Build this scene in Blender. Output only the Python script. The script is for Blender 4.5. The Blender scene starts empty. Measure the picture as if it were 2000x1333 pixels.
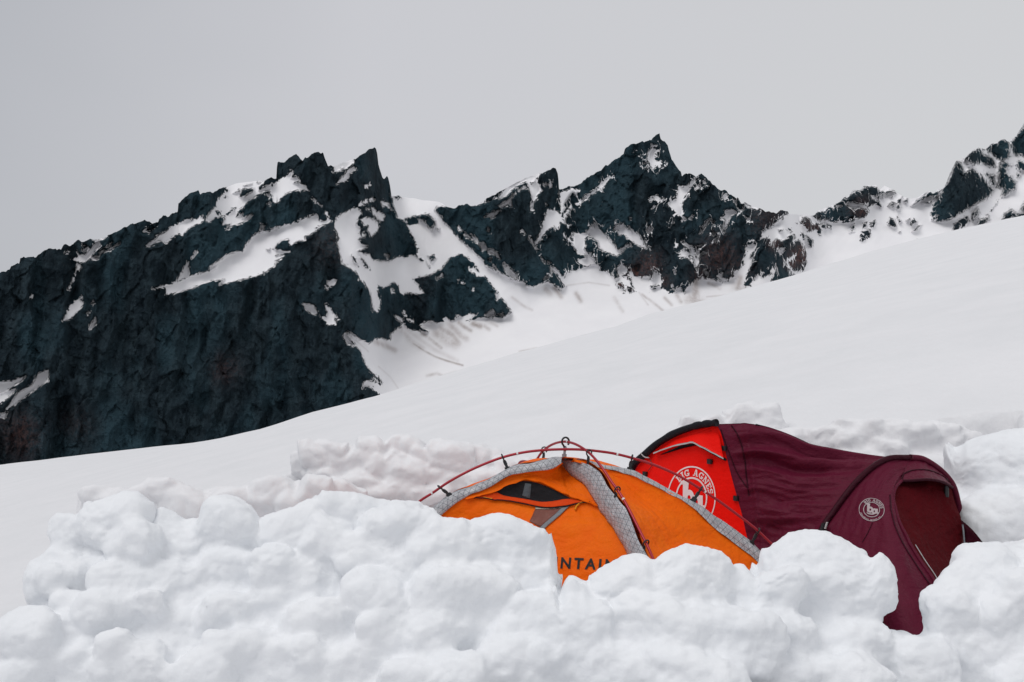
import bpy, math, random
import numpy as np
from mathutils import Vector
from mathutils.bvhtree import BVHTree

# ------------------------------------------------------------------ camera, world, sun, exposure
SC = bpy.context.scene
COL = SC.collection
F = 2000 * 35.0 / 36.0
cam_d = bpy.data.cameras.new("camera"); cam_d.lens = 35.0; cam_d.sensor_width = 36.0
cam_d.clip_start = 0.05; cam_d.clip_end = 20000
cam = bpy.data.objects.new("camera", cam_d); COL.objects.link(cam)
cam.location = (0, 0, 0); cam.rotation_euler = (math.radians(90), 0, 0)
SC.camera = cam
SUN_EL, SUN_AZ = math.radians(60), math.radians(-125)      # azimuth from +Y towards +X
w = bpy.data.worlds.new("World"); SC.world = w; w.use_nodes = True
nt = w.node_tree; nt.nodes.clear()
def wn(t, **k):
    n = nt.nodes.new(t)
    for a, b in k.items(): setattr(n, a, b)
    return n
sky = wn('ShaderNodeTexSky', sky_type='NISHITA', sun_disc=False, sun_elevation=SUN_EL, sun_rotation=SUN_AZ)
tc = wn('ShaderNodeTexCoord')
mp = wn('ShaderNodeMapping'); mp.inputs['Scale'].default_value = (1.0, 1.0, 1.8)
nz = wn('ShaderNodeTexNoise'); nz.inputs['Scale'].default_value = 1.3; nz.inputs['Detail'].default_value = 3
sep = wn('ShaderNodeSeparateXYZ')
ma = wn('ShaderNodeMath', operation='MULTIPLY_ADD'); ma.inputs[1].default_value = 0.72; ma.inputs[2].default_value = 0.33
mb = wn('ShaderNodeMath', operation='MULTIPLY_ADD'); mb.inputs[1].default_value = 0.50
ramp = wn('ShaderNodeValToRGB')
e = ramp.color_ramp.elements
e[0].position = 0.10; e[0].color = (4.25, 4.40, 4.74, 1)
e[1].position = 0.95; e[1].color = (6.3, 6.36, 6.54, 1)
m_ = e.new(0.55); m_.color = (5.98, 6.02, 6.34, 1)
mix = wn('ShaderNodeMix', data_type='RGBA'); mix.inputs[0].default_value = 0.97
bg = wn('ShaderNodeBackground'); bg.inputs['Strength'].default_value = 0.1
out = wn('ShaderNodeOutputWorld'); L = nt.links.new
L(tc.outputs['Generated'], mp.inputs[0]); L(mp.outputs[0], nz.inputs['Vector'])
L(tc.outputs['Generated'], sep.inputs[0]); L(sep.outputs[0], ma.inputs[0])
L(nz.outputs[0], mb.inputs[0]); L(ma.outputs[0], mb.inputs[2]); L(mb.outputs[0], ramp.inputs[0])
L(sky.outputs[0], mix.inputs[6]); L(ramp.outputs[0], mix.inputs[7]); L(mix.outputs[2], bg.inputs[0]); L(bg.outputs[0], out.inputs[0])
sd = bpy.data.lights.new("sun", 'SUN'); sd.energy = 1.3; sd.angle = math.radians(40); sd.color = (1.0, 0.975, 0.95)
so = bpy.data.objects.new("sun", sd); COL.objects.link(so)
dv = Vector((math.sin(SUN_AZ) * math.cos(SUN_EL), math.cos(SUN_AZ) * math.cos(SUN_EL), math.sin(SUN_EL)))
so.rotation_euler = dv.to_track_quat('Z', 'Y').to_euler()
SC.view_settings.view_transform = 'Standard'; SC.view_settings.look = 'None'
SC.view_settings.exposure = 0.0; SC.view_settings.gamma = 1.0

# ------------------------------------------------------------------ helpers
rng = random.Random(7)
def P(px, py, Y): return np.array(((px - 1000) / F * Y, Y, -(py - 666.5) / F * Y))
def hit(px, py, A, B):                      # viewing ray against the upright plane through A and B
    u = (px - 1000) / F; dx, dy = B[0] - A[0], B[1] - A[1]
    Y = (A[0] * dy - A[1] * dx) / (u * dy - dx)
    return P(px, py, Y)
def mesh_np(name, V, Fc, mat=None, parent=None, uv=None, smooth=True, link=True):
    V = np.asarray(V, np.float32).reshape(-1, 3)
    me = bpy.data.meshes.new(name)
    Fc = np.asarray(Fc, np.int32)
    n, k = Fc.shape
    me.vertices.add(len(V)); me.vertices.foreach_set('co', V.ravel())
    me.loops.add(n * k); me.loops.foreach_set('vertex_index', Fc.ravel())
    me.polygons.add(n); me.polygons.foreach_set('loop_start', np.arange(0, n * k, k, dtype=np.int32))
    me.polygons.foreach_set('use_smooth', np.full(n, smooth))
    me.update(calc_edges=True); me.validate()
    if uv is not None:
        l = me.uv_layers.new(name='UVMap'); l.data.foreach_set('uv', np.asarray(uv, np.float32)[Fc.ravel()].ravel())
    if mat: me.materials.append(mat)
    o = bpy.data.objects.new(name, me)
    if link: COL.objects.link(o)
    if parent: o.parent = parent
    return o
def grid_faces(nr, nc, off=0):
    i = np.arange(nr - 1)[:, None] * nc + np.arange(nc - 1)[None, :] + off
    return np.stack([i, i + nc, i + nc + 1, i + 1], -1).reshape(-1, 4)
def attr(o, name, arr):
    a = o.data.attributes.new(name, 'FLOAT', 'POINT'); a.data.foreach_set('value', np.asarray(arr, np.float32).ravel())
def thing(name, label, cat, loc=(0, 0, 0), group=None):
    o = bpy.data.objects.new(name, None); COL.objects.link(o); o.location = loc; o.empty_display_size = .2
    o['label'] = label; o['category'] = cat
    if group: o['group'] = group
    return o
def keep(o, root):                          # parent o under root, keeping world coordinates baked in its mesh
    o.parent = root; o.matrix_parent_inverse = __import__('mathutils').Matrix.Translation(-Vector(root.location)); return o
def _h(ix, iy, iz, s):
    h = (ix * 374761393 + iy * 668265263 + iz * 2147483647 + s * 1442695041) & 0xffffffff
    h = ((h ^ (h >> 13)) * 1274126177) & 0xffffffff
    h = (h ^ (h >> 16)) & 0xffffffff
    h = (h * 2246822519) & 0xffffffff
    return ((h ^ (h >> 15)) & 0xffff) / 32767.5 - 1.0
def noise(x, y, z=0.0, s=0):
    x, y, z = np.broadcast_arrays(np.asarray(x, float), np.asarray(y, float), np.asarray(z, float))
    x0, y0, z0 = np.floor(x).astype(np.int64), np.floor(y).astype(np.int64), np.floor(z).astype(np.int64)
    fx, fy, fz = x - x0, y - y0, z - z0
    fx, fy, fz = [t * t * t * (t * (t * 6 - 15) + 10) for t in (fx, fy, fz)]
    r = 0
    flat = not np.any(fz)
    for dz in ((0,) if flat else (0, 1)):
        wz = 1 if flat else (fz if dz else 1 - fz)
        for dy in (0, 1):
            wy = fy if dy else 1 - fy
            for dx in (0, 1):
                wx = fx if dx else 1 - fx
                r = r + _h(x0 + dx, y0 + dy, z0 + dz, s) * wx * wy * wz
    return r
def fbm(x, y, z=0.0, o=4, s=0, g=0.5):
    r = 0; a = 1.0; t = 0
    for i in range(o):
        r = r + a * noise(x * 2 ** i + 7.3 * i, y * 2 ** i + 3.1 * i, z * 2 ** i if np.any(z) else z, s + i); t += a; a *= g
    return r / t
def crv(pts, n):                            # smooth (Catmull-Rom, centripetal-free) resampling of a polyline of any dimension
    p = np.asarray(pts, float); d = np.r_[0, np.cumsum(np.linalg.norm(np.diff(p, axis=0), axis=1))]
    t = np.linspace(0, d[-1], n); k = np.clip(np.searchsorted(d, t, 'right') - 1, 0, len(p) - 2)
    m = np.zeros_like(p)
    m[1:-1] = (p[2:] - p[:-2]) / (d[2:] - d[:-2])[:, None]; m[0] = (p[1] - p[0]) / (d[1] - d[0]); m[-1] = (p[-1] - p[-2]) / (d[-1] - d[-2])
    h = (d[k + 1] - d[k])[:, None]; u = ((t - d[k])[:, None]) / h
    return ((2*u**3 - 3*u**2 + 1) * p[k] + (u**3 - 2*u**2 + u) * h * m[k] + (-2*u**3 + 3*u**2) * p[k+1] + (u**3 - u**2) * h * m[k+1])
def sst(a, b, x):
    t = np.clip((x - a) / (b - a), 0, 1); return t * t * (3 - 2 * t)

# ------------------------------------------------------------------ materials
def mat(name, col=(.5, .5, .5), rough=.7, spec=.3):
    m = bpy.data.materials.new(name); m.use_nodes = True
    b = m.node_tree.nodes['Principled BSDF']
    b.inputs['Base Color'].default_value = (*col, 1); b.inputs['Roughness'].default_value = rough
    b.inputs['Specular IOR Level'].default_value = spec
    return m, m.node_tree, b
def nd(t, ty, **k):
    n = t.nodes.new(ty)
    for a, b in k.items():
        if a.startswith('i_'): n.inputs[a[2:].replace('_', ' ')].default_value = b
        else: setattr(n, a, b)
    return n
def bump(t, b, hsock, strength, dist):
    bp = nd(t, 'ShaderNodeBump', i_Strength=strength, i_Distance=dist)
    t.links.new(hsock, bp.inputs['Height']); t.links.new(bp.outputs[0], b.inputs['Normal']); return bp
def colmix(t, fac, a, b_):
    m = nd(t, 'ShaderNodeMix', data_type='RGBA')
    if hasattr(fac, 'links'): t.links.new(fac, m.inputs[0])
    else: m.inputs[0].default_value = fac
    for s, v in ((m.inputs[6], a), (m.inputs[7], b_)):
        if isinstance(v, tuple): s.default_value = (*v, 1)
        else: t.links.new(v, s)
    return m.outputs[2]
def math_(t, op, a, b_=None, c=None, clamp=False):
    m = nd(t, 'ShaderNodeMath', operation=op); m.use_clamp = clamp
    for i, v in enumerate((a, b_, c)):
        if v is None: continue
        if isinstance(v, (int, float)): m.inputs[i].default_value = v
        else: t.links.new(v, m.inputs[i])
    return m.outputs[0]
def mapped(t, scale=(1, 1, 1), rot=(0, 0, 0), which='Object'):
    c = nd(t, 'ShaderNodeTexCoord'); m = nd(t, 'ShaderNodeMapping'); m.inputs['Scale'].default_value = scale; m.inputs['Rotation'].default_value = rot
    t.links.new(c.outputs[which], m.inputs[0]); return m.outputs[0]
def noi(t, vec, scale, detail=4, rough=.55):
    n = nd(t, 'ShaderNodeTexNoise', i_Scale=scale, i_Detail=detail, i_Roughness=rough); t.links.new(vec, n.inputs['Vector']); return n.outputs[0]
def mrange(t, v, a, b_, c=0.0, d=1.0):
    m = nd(t, 'ShaderNodeMapRange'); t.links.new(v, m.inputs[0])
    for i, q in enumerate((a, b_, c, d)): m.inputs[i + 1].default_value = q
    return m.outputs[0]
def snow_mat(name, c0, c1, fine=1.0, sss=0.0):
    m, t, b = mat(name, c0, .62, .25)
    v = mapped(t)
    n1 = noi(t, v, 2.2 / fine, 5, .6)
    t.links.new(colmix(t, mrange(t, n1, .35, .65), c0, c1), b.inputs['Base Color'])
    n2 = noi(t, v, 60 / fine, 5, .65); n3 = noi(t, v, 9 / fine, 3, .5)
    h = math_(t, 'ADD', math_(t, 'MULTIPLY', n2, .35), n3)
    bump(t, b, h, .35, .02 * fine)
    if sss:
        b.inputs['Subsurface Weight'].default_value = sss; b.inputs['Subsurface Radius'].default_value = (.5, .7, 1.0); b.inputs['Subsurface Scale'].default_value = .05
    return m
M_FIELD = snow_mat('field_snow', (.745, .75, .765), (.785, .785, .80), 3.0)
M_WALL = snow_mat('block_snow', (.82, .84, .865), (.85, .865, .885), 1.0)
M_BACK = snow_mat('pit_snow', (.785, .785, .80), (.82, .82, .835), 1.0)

# ------------------------------------------------------------------ the mountains
RIDGE = """-260,620 -200,600 -120,575 -60,556 0,534 19,526 22,518 38,514 39,503 47,502 49,504 66,501 69,504 77,496 88,487 96,485 108,487 111,490 120,488 125,481 136,478 154,471 164,473 177,467 200,466 209,463 211,460 230,451 252,441 268,434 283,430 292,433 298,439 309,433 311,426 318,421 323,419 330,421 347,413 348,397 364,384 370,377 382,372 388,372 391,379 404,375 416,375 428,370 440,368 460,359 480,356 514,353 522,350 540,349 541,321 544,318 556,316 564,308 578,303 585,308 591,315 596,306 606,303 614,297 622,297 631,301 634,309 641,324 646,323 653,325 672,318 692,311 712,298 724,291 731,288 735,293 736,315 740,326 747,346 750,349 756,343 759,348 762,370 763,381 770,383 782,382 786,386 812,388 824,391 856,394 870,401 874,402 886,406 897,400 918,402 926,403 944,394 964,384 983,372 1006,359 1028,348 1050,340 1070,333 1080,329 1086,329 1090,340 1092,372 1095,372 1104,366 1127,362 1136,355 1152,346 1170,336 1176,328 1183,322 1187,324 1218,302 1220,294 1232,284 1254,275 1257,277 1269,273 1272,274 1280,266 1288,262 1290,272 1293,274 1304,283 1307,296 1312,312 1320,324 1330,332 1332,343 1338,340 1348,340 1360,345 1370,341 1378,345 1389,356 1402,370 1408,375 1420,376 1429,381 1438,388 1440,386 1449,398 1456,398 1480,406 1490,412 1504,412 1516,418 1524,412 1534,414 1543,418 1560,419 1586,421 1602,410 1619,404 1635,397 1650,385 1655,386 1668,373 1680,371 1686,365 1712,365 1718,370 1728,363 1747,374 1765,384 1777,388 1791,387 1816,374 1822,377 1839,371 1846,367 1856,350 1867,314 1883,310 1894,298 1912,290 1923,290 1938,280 1960,273 1971,276 1985,266 1989,260 1997,253 1999,242 2030,236 2060,250 2120,232 2200,260 2260,250"""
EDGE = "-260,940 0,908 100,896 200,884 300,873 380,865 430,857 520,835 600,808 740,772 820,747 900,722 1000,692 1100,665 1200,638 1270,613 1400,580 1550,538 1600,522 1700,492 1780,471 1857,452 2000,421 2260,360"
def pts(s): return np.array([[float(a) for a in q.split(',')] for q in s.split()])
RG, EG = pts(RIDGE), pts(EDGE)
CR = dict(A=(0, 400, .2), B=(280, 320, .2), C=(500, 270, .2), D=(600, 480, .225), E=(850, 320, .2), F=(1080, 250, .2), G=(1200, 400, .2), H=(1560, 240, .22), Q=(0, 250, .5025))
# snow lying on the rock (S) and rock standing out of it (R): outlines on the mountain face
PATCH = """
C S 1320,560 1350,600 1340,640 1360,690 1390,780 1440,790 1475,845 1500,890 1520,950 1555,1000 1580,1090 1580,1160 1500,1145 1460,1165 1380,1160 1330,1200 1220,1205 1140,1190 1110,1140 1050,1140 1000,1100 1080,1060 1030,1030 1005,995 1030,970 1010,930 1020,880 970,850 1005,770 1020,710 990,675 920,700 830,750 780,800 775,870 800,930 815,980 790,1020 810,1080 840,1200 890,1250 950,1260 1040,1400 1400,1400 1700,1330 1800,1280 1870,1190 1940,1150 1980,1125 2100,1100 2100,1080 1995,1000 1920,910 1850,840 1790,760 1740,700 1790,660 1860,665 1870,640 1870,560 1400,520
D S 640,1300 600,1265 550,1225 500,1222 482,1245 490,1200 520,1172 580,1185 640,1210 650,1190 640,1165 620,1140 555,1090 500,1010 470,920 410,850 345,750 400,780 470,820 540,855 590,820 640,810 690,822 720,820 735,760 790,720 825,715 820,670 770,620 760,605 825,635 850,700 910,735 1000,750 1060,750 1010,715 985,690 1010,672 1060,660 1120,675 1180,665 1185,640 1210,628 1240,655 1280,645 1300,610 1370,615 1400,590 1470,603 1380,655 1450,640 1560,625 1700,630 1775,580 1740,520 1690,450 1650,470 1640,420 1655,405 1600,340 1540,260 1480,270 1440,235 1395,195 1440,195 1490,225 1460,160 1400,110 1330,68 1285,90 1230,115 1180,165 1150,210 1140,195 1060,215 1040,245 990,250 915,290 945,330 1015,415 980,425 850,410 830,420 810,400 795,345 745,315 700,345 660,360 615,345 610,400 625,450 630,525 610,575 575,560 565,470 545,390 490,310 430,230 350,175 300,150 300,60 380,70 500,120 650,140 800,130 950,110 1040,60 1380,0 1430,40 1480,90 1530,130 1540,170 1640,220 1720,260 1800,300 1900,320 1910,350 1990,370 2050,380 2050,1500 640,1500
E S 765,1135 800,1150 885,1160 890,1200 960,1210 1010,1180 1050,1170 1100,1150 1160,1190 1220,1235 1280,1195 1250,1170 1190,1080 1150,1050 1130,1090 1125,1000 1145,1000 1260,1110 1270,1080 1330,1060 1340,1000 1360,1045 1420,1020 1480,1000 1555,975 1610,1000 1620,1040 1700,1070 1720,1100 1770,1130 1790,1080 1780,1020 1820,980 1870,1020 1880,1060 1920,1060 1960,1110 2000,1110 2100,1100 2100,2400 765,2400
G S -40,730 0,730 60,690 40,630 75,585 130,640 130,660 160,670 200,710 250,720 260,760 200,750 190,770 270,775 290,810 330,850 340,820 430,810 500,825 540,870 600,850 605,815 640,808 670,830 655,850 685,870 690,830 740,790 790,735 830,730 860,705 890,730 930,730 990,745 1060,765 1000,700 1060,665 1040,700 1060,720 1110,745 1140,720 1200,700 1170,680 1165,655 1210,640 1270,580 1260,540 1290,480 1280,400 1340,410 1385,375 1370,420 1310,530 1350,510 1330,580 1300,660 1270,740 1260,780 1280,800 1330,800 1340,760 1400,675 1440,720 1490,700 1540,680 1530,650 1570,610 1560,680 1520,755 1500,1400 -40,2000
G S 1415,335 1440,290 1440,260 1530,230 1600,160 1650,120 1700,85 1720,0 2100,0 2100,1000 1760,1000 1760,690 1770,655 1840,650 1880,590 1880,470 1860,400 1800,340 1740,365 1770,330 1760,280 1700,300 1680,330 1640,350 1580,330 1550,350 1525,400 1520,350 1500,310 1440,330
G S 1600,450 1620,430 1670,430 1650,460 1620,490
G S 1690,530 1745,515 1720,550 1690,560 1740,640 1770,660 1750,680 1700,610 1680,570
H S 110,700 110,-300 3200,-300 3200,1900 60,1900 90,1150 130,1100 200,1000
E S 370,405 470,365 520,360 600,310 660,262 720,225 800,180 890,135 1000,85 1060,65 1000,130 1000,180 1030,230 1035,265 1000,300 990,340 960,370 945,310 920,240 905,200 890,170 800,215 740,260 700,310 620,340 640,300 660,280 560,340 520,365
E R 935,185 980,150 975,190 940,205
E S 820,262 880,220 890,235
E S 770,295 740,350 735,380 745,415 720,400 640,425 625,415 680,375 730,340
E S 575,520 545,535 530,515 480,520 540,490 575,465 580,485 630,455 600,490
E S 1055,195 1090,200 1085,215 1060,212
E S 1115,205 1130,190 1140,220 1120,235
E S 940,380 955,385 950,440 960,455 930,460
E S 1100,450 1170,460 1220,500 1265,570 1270,600 1220,570 1195,640 1155,610 1100,640 1060,690 1030,740 1000,780 975,790 975,770 1000,750 1040,660 1060,610 1045,580 1070,550 1090,500
E S 1218,290 1290,265 1350,245 1410,270 1375,300 1345,275 1310,310 1280,360 1250,420 1280,425 1250,460 1232,490 1222,400
E S 1250,540 1280,470 1310,450 1325,400 1335,440 1310,465 1290,500 1265,555
E S 1750,115 1700,150 1670,175 1650,220 1610,250 1550,290 1500,300 1515,320 1470,340 1460,315 1520,290 1590,230 1610,190 1660,170
E S 1460,340 1440,370 1410,375 1440,345
E S 1370,390 1405,385 1405,420 1375,405
E S 1335,680 1400,690 1470,680 1530,605 1550,630 1555,570 1610,650 1680,710 1740,780 1785,850 1830,820 1895,770 1920,800 1860,820 1810,880 1770,895 1650,850 1600,820 1590,770 1540,720 1480,690 1460,760 1470,800 1450,830 1500,880 1530,870 1515,910 1560,930 1555,975 1480,1000 1440,990 1400,955 1400,940 1470,925 1475,895 1400,875 1360,820 1300,735 1340,760 1350,790 1350,720
E R 1690,745 1730,770 1785,855 1760,800
E S 220,615 245,630 255,660 235,650
E S 280,675 345,710 350,740 300,710
E S 350,690 400,730 412,770 370,745
E S 430,785 470,775 500,830 460,850
E S 500,840 550,840 600,870 635,930 580,890 520,870
E S 665,975 720,1010 790,1080 805,1145 760,1120 700,1080 680,1030
E S 920,725 950,760 1000,850 960,800
E S 1035,915 1080,970 1060,960
E S 1095,950 1130,970 1125,985 1100,975
E S 1290,600 1320,600 1300,625
E S 1255,680 1275,710 1275,740
E S 1050,1140 1090,1100 1105,1110 1070,1130
E S 840,645 875,680 850,665
E S 515,635 530,640 528,665 518,665
E S 1085,395 1100,415 1092,415
E S 240,1145 290,1165 260,1178
E S 370,1215 385,1235 370,1245 355,1230
E S 20,1115 70,1075 75,1095 30,1125
E S 525,935 545,925 540,955
E S 565,995 600,1035 580,1030
E R 1720,1080 1790,1080 1800,1100 1760,1125 1720,1100
E R 1770,1155 1850,1180 1870,1220 1850,1270 1840,1230 1770,1190
E R 1870,1190 1930,1200 1950,1240 1890,1250 1870,1220
E R 1820,1085 1880,1065 1910,1120 1925,1200 1910,1200 1895,1130 1850,1110
F S 595,1000 620,950 650,965 685,935 710,975 770,1025 745,965 790,1010 850,1060 880,1110 915,1175 830,1150 740,1090 700,1050 690,1040 645,1045 635,1000
F S 930,240 965,195 960,165 1000,175 985,200 1040,230 990,245 985,290 1010,330 1050,325 1070,355 1040,390 1010,375 985,410 960,385 945,345 930,310
F S 940,680 970,690 1010,655 1040,690 1050,715 1085,685 1040,725 1005,700 970,690 955,725
F S 965,790 1010,755 1000,785
F S 830,268 848,262 845,276
F S 890,350 925,335 900,354
F S 1225,565 1270,580 1320,565 1395,485 1380,540 1320,620 1290,670 1255,740 1275,830 1260,860 1300,890 1280,910 1245,860 1215,845 1185,860 1195,800 1150,780 1125,745 1150,710 1195,705 1215,640
F S 1390,600 1410,565 1445,550 1435,575 1400,600
F S 1470,515 1490,540 1480,530
F S 1330,890 1375,855 1350,885
F S 1660,650 1700,645 1705,670 1685,710 1660,680
F S 1760,680 1790,690 1830,750 1865,795 1820,810 1790,760 1765,700
F S 1870,735 2000,770 2020,800 1900,775
F S 1680,810 1755,795 1790,830 1740,860 1720,900 1700,960 1660,1025 1665,960 1690,900 1640,880 1690,850
F S 1535,890 1500,950 1460,1000 1435,1035 1450,980 1500,920
F S 920,1000 940,960 965,990 940,1025
F S 1550,905 1575,910 1570,940 1555,930
F S 1585,1100 1610,1060 1600,1110
F S 1560,1010 1580,1040 1570,1050
F S 1885,870 1920,895 1900,895
F S 1165,930 1185,910 1180,930
F S 1245,905 1265,900 1260,915
F S 750,885 760,895 750,895
F S 1900,1150 1975,1130 1960,1200 1900,1280 1895,1330 1870,1340 1865,1290 1900,1220 1880,1160
G S 640,465 680,425 720,470 750,480 735,430 690,410 665,350 700,390 750,405 780,440 785,490 800,520 795,410 835,500 815,500 830,555 805,605 805,650 785,590 770,510 740,500 765,570 720,520 690,510 640,505
G S 845,478 865,468 885,475 860,500
G S 815,405 855,395 835,408
G S 600,380 615,385 608,395
G S 890,640 920,670 895,700
G S 580,650 600,650 595,675 580,670
G S 380,645 440,680 470,750 390,785 330,790 290,760 330,745 380,710
G S 560,780 580,800 565,830
G R 20,760 70,755 100,790 110,860 80,870 90,830 20,790
G R 120,790 200,820 205,850 150,855 120,840
G R 80,680 130,665 160,710 180,800 160,760 100,700
G R 1600,240 1650,240 1650,265 1610,270
G R 1685,235 1700,240 1702,262 1690,262
G R 1710,240 1722,238 1735,270 1720,275
G R 1820,130 1860,115 1900,170 1920,260 1890,270 1850,210 1820,190
G R 1820,270 1850,280 1870,310 1820,300
G R 1880,340 1940,350 1935,400 1910,430 1890,380
G R 1780,180 1795,185 1790,195
H R 120,822 190,770 235,800 240,770 280,740 310,760 310,730 350,700 410,655 430,665 490,600 560,590 580,565 700,565 720,600 850,600 865,630 800,620 730,640 710,680 745,740 735,760 680,725 630,750 600,745 560,730 500,720 440,705 430,730 500,770 530,750 610,765 620,790 595,840 520,860 480,880 420,890 350,885 280,880 240,860 190,875 150,850
H S 645,650 700,660 700,685 660,680
H S 740,590 770,578 805,600 760,612
H S 330,735 380,740 350,755
H R 20,840 60,830 100,850 120,900 170,890 190,930 210,960 190,1000 150,950 100,975 60,930 20,890
H S 45,850 70,855 55,875
H R 190,900 230,895 250,940 200,940
H R 250,900 290,920 290,945 260,940
H R 10,990 70,1000 50,1050
H R 80,1010 130,1040 130,1065 80,1060
H R 80,1070 130,1090 110,1120
H R 170,990 200,1000 180,1010
H R 435,975 480,955 495,970 450,985
H R 455,940 495,895 500,935
H R 560,890 610,880 600,930 570,940
H R 555,970 600,950 640,940 635,1010 590,1050 545,1070 535,1045
H R 630,900 680,855 690,890 660,930 640,920
H R 790,740 830,695 860,710 830,770 820,745
H R 880,690 920,650 900,720 900,775 870,770
H R 930,700 970,660 960,710
H R 740,650 760,655 750,675
H R 800,660 850,640 830,665
H R 995,740 1060,680 1165,600 1195,620 1270,590 1230,670 1190,690 1190,650 1100,690 1030,725
H R 1100,715 1180,690 1160,725
H R 1395,325 1440,350 1480,430 1540,395 1600,440 1640,470 1700,540 1735,600 1690,660 1640,700 1590,720 1480,780 1400,835 1350,860 1280,880 1180,870 1170,810 1190,720 1230,670 1280,580 1350,480 1370,400
H R 1470,310 1530,250 1610,215 1650,240 1640,270 1700,300 1740,330 1750,400 1700,400 1640,370 1560,380 1500,360 1480,330
H R 1650,220 1720,170 1820,135 1870,170 1885,250 1870,320 1800,350 1740,310 1690,270
H R 1880,170 1930,110 1950,75 1985,50 2000,-50 2400,-100 2400,300 1990,300 1890,290 1885,230
H R 1780,350 1840,340 1870,370 1900,380 1850,400 1850,440 1900,480 1935,520 1930,590 1880,610 1850,640 1800,670 1810,590 1760,570 1770,480 1770,410
H R 1640,430 1740,460 1760,570 1720,560 1670,490
H S 1655,480 1680,480 1700,530 1690,525
H R 1920,380 1960,330 2000,350 2300,380 2300,470 1990,430 1940,430
H R 1930,450 1960,440 1975,470 1940,490
H R 1360,960 1380,900 1430,850 1500,825 1520,870 1480,920 1430,945 1360,985
H R 1530,800 1590,750 1610,790 1580,850 1540,875 1530,840
H R 1575,920 1600,860 1660,840 1680,810 1700,860 1670,890 1590,930
H R 1795,880 1830,800 1890,765 1930,800 1990,790 1970,760 2000,710 2300,700 2300,850 2000,850
H R 785,900 810,840 850,860 870,920 830,930
H R 870,820 890,850 910,880 890,890
H R 985,890 1020,850 1050,880 1000,910
H R 1005,970 1060,910 1090,910 1040,960
H R 950,870 990,850 960,885
H R 885,972 905,963 905,972
H R 1030,1045 1050,1035 1048,1045
H R 1710,780 1770,690 1770,710 1740,740
B S 35,805 110,740 150,700 120,705 210,680 260,640 310,610 380,570 430,545 500,550 580,520 585,550 500,600 460,625 415,650 385,695 350,680 290,710 220,775 190,755 130,765 60,805
B S 615,555 630,500 690,450 720,380 750,330 790,290 830,260 800,225 900,180 1000,160 1180,140 1170,185 1120,225 1130,270 1200,225 1290,190 1350,150 1400,125 1450,62 1455,90 1435,150 1490,120 1525,165 1460,190 1510,190 1580,220 1615,265 1560,255 1500,255 1390,290 1340,340 1320,378 1270,370 1265,340 1240,260 1170,270 1090,320 1000,380 960,430 920,470 905,520 975,475 960,540 1060,495 1020,550 940,580 870,600 815,640 860,580 770,595 800,540 790,510 720,520 640,565
B R 705,470 740,455 765,480 735,500
B R 810,490 850,450 900,425 890,460 830,500
B R 870,290 940,240 940,280 880,290
B R 935,325 950,250 1000,240 1080,235 1080,270 1000,315 960,330
B R 780,330 825,320 800,340
B R 975,215 1060,195 1000,212
B R 1110,185 1145,178 1130,190
B S 1200,290 1235,285 1240,330 1225,345
B S 1220,385 1245,380 1235,405
B S 95,1222 230,1190 310,1160 450,1110 600,1060 640,1045 650,1010 740,950 800,905 850,880 920,865 970,860 1000,800 1050,740 1110,680 1200,660 1300,630 1500,570 1600,530 1685,495 1720,560 1760,560 1820,570 1750,600 1690,650 1620,690 1570,705 1580,745 1500,750 1440,790 1425,760 1420,730 1350,750 1300,790 1270,830 1350,855 1430,862 1370,880 1290,895 1380,890 1330,930 1290,960 1280,1000 1190,1050 1130,1085 900,1140 745,1178 790,1130 680,1140 570,1170 480,1210 400,1240 240,1275 215,1270 235,1210 170,1205
B R 645,1045 715,1000 710,1020 660,1040
B R 1675,625 1710,615 1690,635
B R 1205,840 1235,828 1215,845
B S 320,1155 370,1080 395,1010 440,960 445,1050 450,1080 425,1115
B S 470,925 490,880 520,855 520,875 490,915
B S 1135,650 1150,600 1195,600 1170,630 1150,660
B S 0,665 60,620 130,590 100,630 50,670 40,655
B S 1650,340 1680,350 1680,380 1665,350
B S 1710,385 1740,420 1725,410
B S 1770,450 1805,510 1790,500
A S 705,535 760,510 745,460 780,490 830,495 880,440 935,380 970,370 975,400 920,460 880,515 830,560 790,568 750,545
A S 800,445 860,418 820,460
A S 885,520 970,505 950,530 900,530
A S 965,470 1020,430 1025,455 980,485
A S 1030,425 1095,365 1060,410
A S 1040,450 1170,370 1160,390 1060,450
A S 760,575 790,600 760,660 745,640
A S 745,670 720,740 700,765 730,700
A S 615,1132 660,1060 670,1010 730,940 775,925 815,960 790,1010 720,1080 670,1120
A S 780,915 800,898 795,915
A S 870,1225 880,1170 935,1112 935,1160 900,1200
A S 848,1060 868,1046 860,1070
A S 893,967 915,940 907,970
A S 296,908 315,891 312,905
A S 640,480 660,450 690,465 660,478
A S 660,830 685,800 680,830
A S 805,398 835,400 820,412
A S 890,325 1045,310 1000,340 930,342
Q S -160,1060 -60,1000 -20,990 45,985 100,965 75,990 0,1035 60,1015 30,1050 -20,1080 -160,1100
Q S 25,1095 70,1030 125,1000 150,955 188,942 185,985 120,1025 60,1075
Q S 0,1115 25,1108 20,1125 0,1128
C S 783,450 870,355 900,310 960,280 980,300 900,350 910,370 865,430 830,425
C S 765,330 765,265 860,225 940,195 960,240 880,300 820,320
C R 800,325 850,285 860,290 830,318
C S 1060,460 1095,470 1090,488 1070,485
C S 1108,448 1120,445 1118,460
C S 1000,665 1020,635 1080,605 1085,625 1040,650
C S 1110,600 1150,580 1160,600 1120,612
C S 1020,790 1100,785 1160,800 1195,860 1190,900 1150,930 1130,955 1095,900 1105,850 1060,855
C S 1130,680 1165,690 1170,730 1210,725 1255,760 1240,800 1210,815 1190,780 1150,740
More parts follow.
